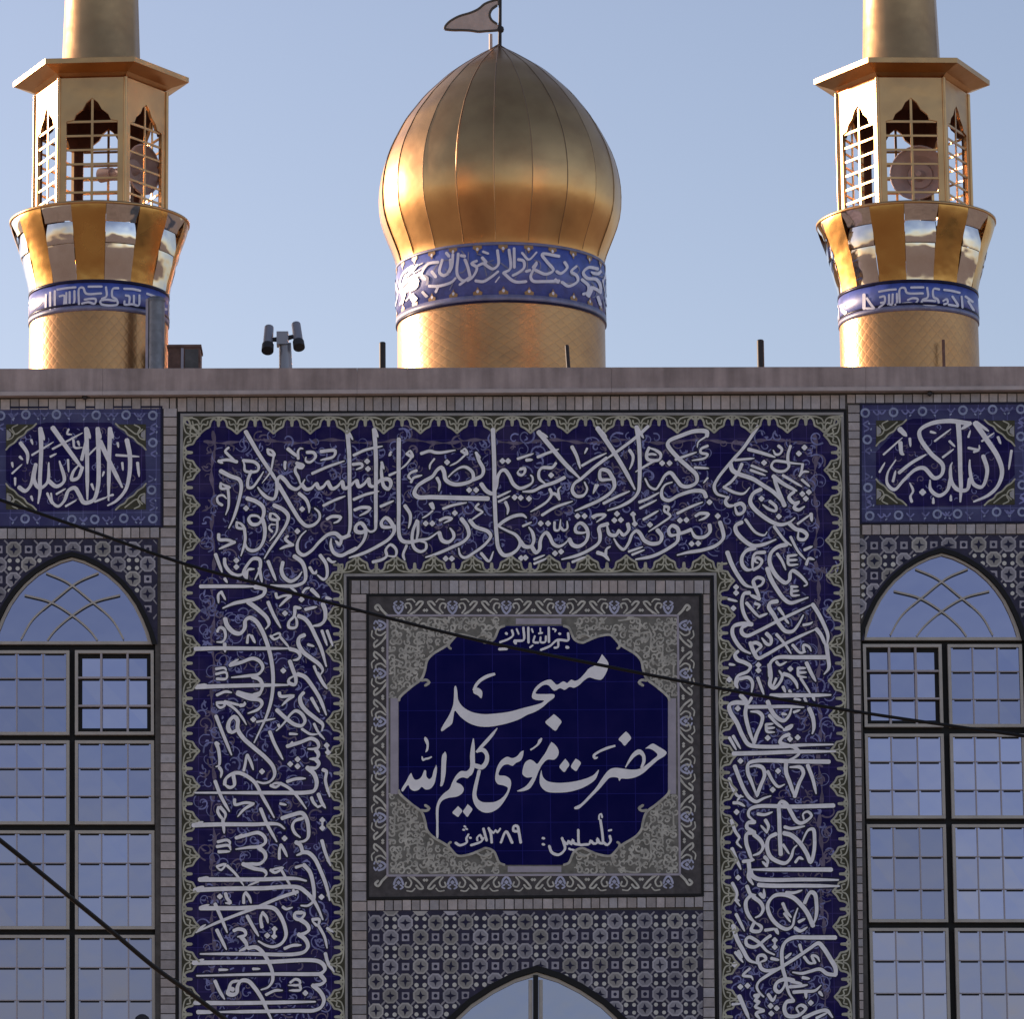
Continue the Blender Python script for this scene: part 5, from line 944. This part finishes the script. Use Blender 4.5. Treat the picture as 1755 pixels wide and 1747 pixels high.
# ---------------------------------------------------------------- minarets
def poly_face(mb, pts2, org, ux, nrm, t, mi=0):   # extrude an outline lying on an upright face
    a = [org+ux*u+Vector((0, 0, v)) for u, v in pts2]; b = [p-nrm*t for p in a]; n = len(a)
    tri = [tuple(q) for q in tessellate_polygon([[Vector((u, v, 0)) for u, v in pts2]])]
    mb.add(a+b, tri+[tuple(n+i for i in reversed(q)) for q in tri]+[(i, (i+1) % n, n+(i+1) % n, n+i) for i in range(n)], mi)
def minaret(cx, dx_top, hexrot, panrot, label, kuf, Ym=1.35):
    def yy(y): return y
    Y = Ym; ax = P(cx, 450, Y).x; k = px_size(cx, 400, Y); bz = ztop-0.45
    Z = lambda y: P(cx+dx_top, y, Y).z
    t = thing('minaret', (ax, Y, bz), label, 'minaret', 'golden minarets flanking the dome')
    zl, zu = Z(560), Z(508); rb = 118*k
    m = MB(); m.lathe([(rb, bz), (rb, zl)], (ax, Y), 72); m.build('shaft', M['goldscale'], t)
    b = MB(); rB = rb+0.008; b.lathe([(rb-0.02, zl), (rB, zl), (rB, zu), (rb-0.02, zu)], (ax, Y), 96); band = b.build('inscription_band', M['bandblue'], t)
    e = MB(); hb = zu-zl
    e.lathe([(rB, zl), (rB+0.004, zl), (rB+0.004, zl+0.17*hb), (rB, zl+0.17*hb)], (ax, Y), 96, 0)
    e.lathe([(rB, zl+0.17*hb), (rB+0.006, zl+0.17*hb), (rB+0.006, zl+0.24*hb), (rB, zl+0.24*hb)], (ax, Y), 96, 1)
    e.lathe([(rB, zu-0.10*hb), (rB+0.006, zu-0.10*hb), (rB+0.006, zu), (rB, zu)], (ax, Y), 96, 1)
    e.build('band_edging', [M['bandgrey'], M['ink']], band)
    tx = MB()
    def rot(p, a):
        x, y = p.x-ax, p.y-Y; return Vector((ax+x*math.cos(a)-y*math.sin(a), Y+x*math.sin(a)+y*math.cos(a), p.z))
    for a in (0, R(128), R(-128)): write(tx, [kuf], lambda x, y, l: rot(cyl(x, y, ax, Y, rB+0.003+l), a), taper=False)
    tx.build('lettering', M['bandwhite'], band)
    # flared gallery base: gold and mirror panels in turn
    pr_px = [(508, 119), (494, 121), (480, 124.5), (462, 129), (444, 134), (428, 139.5), (412, 145.5), (400, 149.5), (392, 151.5), (388, 152)]
    prf = [(r_*k, Z(y)) for y, r_ in pr_px]
    for i in range(16):
        a0 = panrot+2*math.pi*i/16; p = MB()
        if i % 2 == 0: p.lathe(prf, (ax, Y), 4, a0=a0, a1=a0+2*math.pi/16, smooth=True)
        else:                               # three bowed mirror sheets one above the other
            for seg in (((509, 118.5), (495, 121), (480, 125.5), (463, 130.5), (449, 132.5)), ((448.5, 134.5), (441, 136.3), (431, 137.6), (421, 138.4), (413.5, 138.6)), ((413, 141), (405, 144.2), (398, 147.8), (392, 150.6), (388, 151.8))):
                tw = random.uniform(-1.0, 1.0)
                p.lathe([(r_*k+tw*0.004*(j-2), Z(y)) for j, (y, r_) in enumerate(seg)], (ax, Y), 4, a0=a0+0.004, a1=a0+2*math.pi/16-0.004, smooth=True)
        p.build('gallery_panel', M['goldband'] if i % 2 == 0 else M['mirror'], t)
    rim = MB(); zr = Z(388); rim.lathe([(152*k, zr), (154*k, zr+0.004), (154*k, zr+0.03), (150*k, zr+0.04), (60*k, zr+0.045)], (ax, Y), 64); rim.build('gallery_rim', M['goldflat'], t)
    # six-sided gallery with pierced walls
    z0, z1 = zr+0.04, Z(161); Rh = 114*k; hh = z1-z0
    corners = [(ax+Rh*math.sin(hexrot+i*math.pi/3), Y-Rh*math.cos(hexrot+i*math.pi/3)) for i in range(6)]
    for i in range(6):
        A, B = Vector((*corners[i], z0)), Vector((*corners[(i+1) % 6], z0)); ux = (B-A).normalized(); wd = (B-A).length; nrm = Vector((ux.y, -ux.x, 0))
        c_ = (A+B)/2; w2 = wd/2; ow = wd*0.385; sill = hh*0.015; shz = hh*0.665; apx = hh*0.845
        right = [(0.0, apx), (ow*0.22, apx-hh*0.035), (ow*0.36, apx-hh*0.085), (ow*0.62, apx-hh*0.125), (ow*0.72, shz+hh*0.012), (ow, shz), (ow, sill)]
        wl = MB()
        poly_face(wl, [(0, hh), (w2, hh), (w2, 0), (0, 0), (0, sill)]+[(ow, sill)]+right[::-1][1:], c_, ux, nrm, 0.035)
        lft = [(-u, v) for u, v in right]
        poly_face(wl, [(0, hh)]+lft+[(0, sill), (0, 0), (-w2, 0), (-w2, hh)], c_, ux, nrm, 0.035)
        wo_ = wl.build('gallery_wall', [M['goldflat']], t)
        gl = MB(); bw = 0.013
        def bar(u0, v0, u1, v1, w_=bw, d=0.012):
            if abs(u0-u1) < 1e-6: pts = [(u0-w_, v0), (u0+w_, v0), (u0+w_, v1), (u0-w_, v1)]
            else: pts = [(u0, v0-w_), (u1, v1-w_), (u1, v1+w_), (u0, v0+w_)]
            poly_face(gl, pts, c_-nrm*d, ux, nrm, 0.014)
        bar(0, sill, 0, apx)
        n_ = 6
        for j in range(1, n_): 
            v = sill+(shz-sill)*j/(n_-0.0); bar(-ow, v, ow, v, 0.011, 0.013)
        bar(-ow*0.98, shz, ow*0.98, shz, 0.012, 0.0135); gl.build('lattice', M['goldflat'], wo_)
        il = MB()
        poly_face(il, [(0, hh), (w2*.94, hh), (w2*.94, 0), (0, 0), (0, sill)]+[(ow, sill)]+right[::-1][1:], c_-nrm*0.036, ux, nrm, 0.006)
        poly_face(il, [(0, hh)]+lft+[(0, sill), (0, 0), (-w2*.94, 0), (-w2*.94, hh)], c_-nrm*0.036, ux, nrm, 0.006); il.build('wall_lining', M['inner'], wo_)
        po = MB(); po.tube(A, A+Vector((0, 0, hh)), 0.022, 0.022, 8); po.build('corner_post', M['goldflat'], t)
    # flared soffit, eave and roof
    def hexring(r_, z, rot_=hexrot): return [Vector((ax+r_*math.sin(rot_+i*math.pi/3), Y-r_*math.cos(rot_+i*math.pi/3), z)) for i in range(6)]
    ze = Z(145); cp = MB()
    rings = [hexring(108*k, z1-0.01), hexring(112*k, z1+0.01), hexring(122*k, z1+(ze-z1)*0.45), hexring(149*k, ze-0.006), hexring(152.5*k, ze), hexring(152.5*k, ze+0.055), hexring(149*k, ze+0.062), hexring(66*k, ze+0.16)]
    vs = [p for r_ in rings for p in r_]
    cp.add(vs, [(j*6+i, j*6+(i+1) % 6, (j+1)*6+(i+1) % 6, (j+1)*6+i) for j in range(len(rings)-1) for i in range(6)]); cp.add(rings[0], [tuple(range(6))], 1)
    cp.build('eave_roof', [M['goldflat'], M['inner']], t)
    nk = MB(); zn = ze+0.13; nk.lathe([(70*k, zn), (69*k, zn+0.05), (67.5*k, zn+0.07), (62*k, Z(-40)), (60*k, Z(-140))], (ax, Y), 12); 
    nk.lathe([(60*k, Z(-140)), (74*k, Z(-150)), (76*k, Z(-190)), (66*k, Z(-225)), (30*k, Z(-260)), (1*k, Z(-300))], (ax, Y), 24); nk.build('neck', M['goldflat'], t)
    return ax, Y, k, z0
KL = """w24 660,385 665,212 705,208 735,268 900,268;760,196 905,194;690,378 760,362 830,378 840,330 790,325 720,335;950,200 955,300 905,325;1085,212 1025,218 1020,305 1060,330 1075,385 900,383 890,350 950,335 1050,348;1320,240 1240,222 1145,218;1310,285 1300,398 1240,385 1150,385 1150,350;1250,290 1250,382;1160,290 1200,300 1200,372;425,228 520,212 625,203;612,240 600,380 520,392 440,408;560,250 560,380;450,300 500,292 500,390;525,260 522,385;400,240 400,425;w24 350,255 350,440;w22 305,280 300,420;w24 1390,270 1470,300 1540,330;1480,330 1540,420 1600,440;1420,320 1400,420"""
KR = """w24 765,385 770,215 820,212 840,260 1015,268;885,205 1020,203;790,380 860,370 930,378 960,330 900,320 850,340;1060,205 1065,310 1010,335;1190,225 1130,220 1130,310 1170,330 1180,380 1010,378 1000,350 1070,345 1150,350;540,250 640,232 725,225;735,270 725,385 640,385;690,275 685,380;650,280 650,380;550,310 600,300 600,370 540,420;560,370 590,365;w38 380,280 380,430;410,320 450,380 490,430;w24 400,430 480,430;w24 1240,230 1320,240 1410,262;1230,350 1270,330 1280,370 1240,385;1290,390 1390,405;1330,300 1390,390;1430,300 1440,420;1470,300 1550,360;1500,350 1560,450"""
mnL = minaret(170.5, 0.5, R(-34.5), R(-3.4-11.25), 'golden minaret at the left end of the roof, beside the grey standpipe', (30, 460, 6.268, 3.9, ';'.join(('w%.2f %s' % (float(s.split()[0][1:])/6.268, ' '.join(s.split()[1:])) if s.strip()[0] == 'w' else 'w3.9 '+s) for s in KL.split(';'))))
mnR = minaret(1554.5, -2, R(-28.5), R(-19-11.25), 'golden minaret at the right end of the roof, a horn speaker filling its front opening', (1420, 460, 6.268, 3.9, ';'.join(('w%.2f %s' % (float(s.split()[0][1:])/6.268, ' '.join(s.split()[1:])) if s.strip()[0] == 'w' else 'w3.9 '+s) for s in KR.split(';'))))
# horn speakers inside the galleries
def horn(name, mn, cxp, cyp, direc, label, s=1.0):
    ax, Y, k, z0 = mn
    c_ = P(cxp, cyp, Y); d = Vector(direc).normalized()
    t = thing(name, (c_.x, c_.y, z0), label, 'loudspeaker', 'horn speakers in the minarets')
    b = MB(); prof = [(-0.30, 0.05), (-0.12, 0.07), (0.0, 0.12), (0.10, 0.20), (0.16, 0.27), (0.175, 0.28)]
    for (u0, r0), (u1, r1) in zip(prof[:-1], prof[1:]): b.tube(c_+d*u0*s, c_+d*u1*s, r0*s, r1*s, 28, caps=False)
    b.tube(c_+d*0.02*s, c_+d*0.04*s, 0.14*s, 0.13*s, 28)
    for a_ in range(28): 
        u_ = d.orthogonal().normalized(); v_ = d.cross(u_); p_ = [c_+d*0.175*s+(u_*math.cos(2*math.pi*(a_+q)/28)+v_*math.sin(2*math.pi*(a_+q)/28))*0.28*s for q in (0, 1)]; b.tube(p_[0], p_[1], 0.012, 0.012, 6, caps=False)
    b.tube(c_+d*0.0*s, c_+d*0.14*s, 0.075*s, 0.03*s, 18); b.build('horn_bell', M['horn'], t)
    dv = MB(); dv.tube(c_-d*0.46*s, c_-d*0.29*s, 0.085*s, 0.075*s, 18); dv.build('driver', M['horn'], t)
    st = MB(); st.tube((c_.x, c_.y, z0), (c_.x, c_.y, c_.z-0.05), 0.02, 0.02, 8); st.build('bracket', M['steel'], t)
horn('loudspeaker', mnL, 226, 293, (0.75, -0.55, -0.05), 'grey brown horn speaker turned sideways in the left minaret gallery', 0.95)
horn('loudspeaker', mnR, 1578, 303, (-0.30, -0.95, 0.0), 'grey brown horn speaker facing the front opening of the right minaret gallery', 1.05)
# ---------------------------------------------------------------- things standing on the roof
rz = ztop-0.45
def stub(name, px, py, r_, Y, label, group=None, lean=0.0, m='dark', cap=True):
    top = P(px, py, Y); k = px_size(px, py, Y); o = MB(); rr = r_*k
    o.tube((top.x-lean, Y, rz), (top.x, Y, top.z-rr*0.4), rr, rr, 12); o.lathe([(rr, top.z-rr*0.4), (rr*0.75, top.z-rr*0.1), (0.001, top.z)], (top.x, Y), 12)
    ob = o.build(name, M[m], None, origin=(top.x-lean, Y, rz)); return tag(ob, label, 'pipe stub', group)
G = 'pipe stubs along the roof edge'
stub('pipe_stub', 655.5, 586, 5.6, 0.9, 'short dark pipe stub on the roof edge just left of the golden dome', G)
stub('pipe_stub', 1303, 582, 6.2, 0.9, 'short dark pipe stub alone on the roof edge between the dome and the right minaret', G)
stub('pipe_stub', 971.5, 591, 3.6, 1.6, 'thin dark rod leaning in front of the golden dome drum', G, lean=-0.06)
stub('pipe_stub', 1616.5, 582, 2.6, 0.55, 'very thin dark rod in front of the right minaret shaft', G, m='rust')
# grey standpipe before the left minaret
Yp = 0.56; k = px_size(268, 570, Yp); top = P(268, 512, Yp)
t = thing('standpipe', (top.x, Yp, rz), 'tall grey pipe with a pale edge strip standing in front of the left minaret', 'pipe')
o = MB(); o.tube((top.x, Yp, rz), (top.x, Yp, top.z), 14.5*k, 14.5*k, 24); o.lathe([(15.6*k, top.z-0.03), (15.6*k, top.z), (11*k, top.z+0.015), (10*k, top.z-0.08)], (top.x, Yp), 24); o.build('pipe', M['pipe'], t)
p = P(252.5, 514, Yp); o = MB(); o.box((p.x-2.2*k, Yp-0.05, rz), (p.x+2.2*k, Yp+0.0, p.z)); o.build('edge_strip', M['lilac'], t)
# brown roof box
Yb = 0.75; a = P(288, 591, Yb); b_ = P(343, 634, Yb); k = px_size(315, 600, Yb)
t = thing('roof_box', ((a.x+b_.x)/2, Yb+0.2, rz), 'small rust brown box with a pale upright strip, right of the left minaret', 'box')
o = MB(); o.box((a.x, Yb, rz), (b_.x, Yb+0.4, a.z-0.03), 0); o.build('box_body', M['rust'], t)
o = MB(); o.box((a.x-0.012, Yb-0.012, a.z-0.03), (b_.x+0.012, Yb+0.412, a.z)); o.build('box_lid', M['rust'], t)
o = MB(); x = P(312.5, 600, Yb).x; o.box((x-0.014, Yb-0.014, rz), (x+0.014, Yb-0.001, a.z-0.04)); o.build('strip', M['lilac'], t)
o = MB(); x0, x1 = P(317, 600, Yb).x, P(340, 600, Yb).x; o.box((x0, Yb-0.008, rz), (x1, Yb-0.0015, a.z-0.05)); o.build('side_panel', M['steel'], t)
# camera mast
Yc = 0.85; k = px_size(487, 600, Yc)
def C4(x, y): return (420+x/6.268, 540+y/6.268)
def C3(x, y, dy=0.0): p = P(*C4(x, y), Yc); return Vector((p.x, p.y+dy, p.z))
b0 = C3(432, 590)
t = thing('camera_mast', (b0.x, Yc, rz), 'stubby grey roof post carrying two drooping cylindrical cameras', 'camera mast')
o = MB(); o.tube((b0.x, Yc, rz), C3(430, 320), 11.0*k, 10.4*k, 20); o.tube(C3(488, 600), C3(478, 300), 3.2*k, 2.6*k, 10); o.build('post', M['lamp'], t)
o = MB(); p = C3(400, 262); o.box((p.x-9.5*k, Yc-0.09, C3(400, 330).z), (p.x+10.5*k, Yc+0.09, C3(400, 195).z)); o.build('head_box', M['lamp'], t)
o = MB(); o.tube(C3(350, 262), C3(285, 265), 4.5*k, 3.6*k, 10); o.tube(C3(450, 250), C3(540, 225), 4.5*k, 3.4*k, 10); o.build('arm', M['dark'], t)
for (x0, y0, x1, y1, r0, r1) in ((255, 115, 245, 385, 8.0, 8.8), (545, 80, 580, 350, 7.8, 8.4)):
    A, B = C3(x0, y0, 0.09), C3(x1, y1, -0.09); o = MB(); o.tube(A, B, r0*k, r1*k, 20); o.tube(A-(B-A)*0.02, A+(B-A)*0.10, r0*k*0.7, r0*k, 20)
    ob = o.build('camera_body', M['lamp'], t); o = MB(); d = (B-A).normalized(); o.tube(B-d*0.06, B+d*0.03, r1*k*1.16, r1*k*1.2, 20); o.tube(B+d*0.03, B+d*0.031, r1*k*0.8, r1*k*0.7, 20); o.build('lens_hood', M['dark'], ob)
# small hooks under the coping
for px, py in ((146, 683), (1592, 677)):
    p = FP(px, py, -0.05); o = MB(); o.lathe([(0.001, p.z-0.03), (0.022, p.z-0.02), (0.03, p.z+0.005), (0.012, p.z+0.03)], (p.x, -0.06), 12); o.tube((p.x, -0.06, p.z+0.01), (p.x+0.05, 0.0, p.z+0.015), 0.008, 0.008, 8)
    ob = o.build('cable_hook', M['dark'], None, origin=(p.x, -0.06, p.z)); tag(ob, 'tiny dark hook under the coping above the %s square panel' % ('left' if px < 800 else 'right'), 'hook', 'hooks under the coping')
# wall lamp peeping in at the bottom
p = P(243.5, 1757, -0.35); t = thing('wall_lamp', (p.x, 0.0, p.z-0.2), 'round dark lamp head in front of the left window, at the bottom edge', 'lamp')
o = MB(); o.lathe([(0.001, p.z+0.105), (0.03, p.z+0.10), (0.065, p.z+0.075), (0.085, p.z+0.02), (0.088, p.z-0.12), (0.10, p.z-0.2), (0.001, p.z-0.205)], (p.x, -0.35), 24); o.build('lamp_head', M['dark'], t)
o = MB(); o.tube((p.x, -0.35, p.z-0.1), (p.x+0.16, -0.02, p.z-0.25), 0.018, 0.018, 10); o.build('lamp_arm', M['dark'], t)
# cables strung in front of the facade
def cable(pts, Y0c, Y1c, r_, label):
    q = spline(pts, 10); n = len(q); o = MB(); c = [P(x, y, Y0c+(Y1c-Y0c)*i/(n-1)) for i, (x, y) in enumerate(q)]
    rings = []
    for i, p in enumerate(c):
        d = (c[min(n-1, i+1)]-c[max(0, i-1)]).normalized(); u = d.cross(Vector((0, 1, 0))).normalized(); v = d.cross(u); w_ = r_*px_size(*q[i], p.y)
        rings += [p+(u*math.cos(2*math.pi*j/10)+v*math.sin(2*math.pi*j/10))*w_ for j in range(10)]
    o.add(rings, [(i*10+j, i*10+(j+1) % 10, (i+1)*10+(j+1) % 10, (i+1)*10+j) for i in range(n-1) for j in range(10)], smooth=True)
    ob = o.build('cable', M['cable'], None, origin=c[0]); return tag(ob, label, 'cable', 'overhead cables')
cable([(-420, 708), (-200, 787), (0, 857), (160, 912), (314, 966), (470, 1008), (620, 1048), (825, 1099), (1027, 1140), (1220, 1178), (1440, 1216), (1755, 1262), (2000, 1292), (2300, 1322)], -21.0, -19.0, 2.9, 'long black cable sagging from upper left across the name panel to the right window')
cable([(-300, 1212), (0, 1441), (122, 1540), (190, 1596), (265, 1659), (318, 1697), (370, 1736), (520, 1850)], -24.0, -20.0, 4.1, 'thick black cable slanting down across the left window')
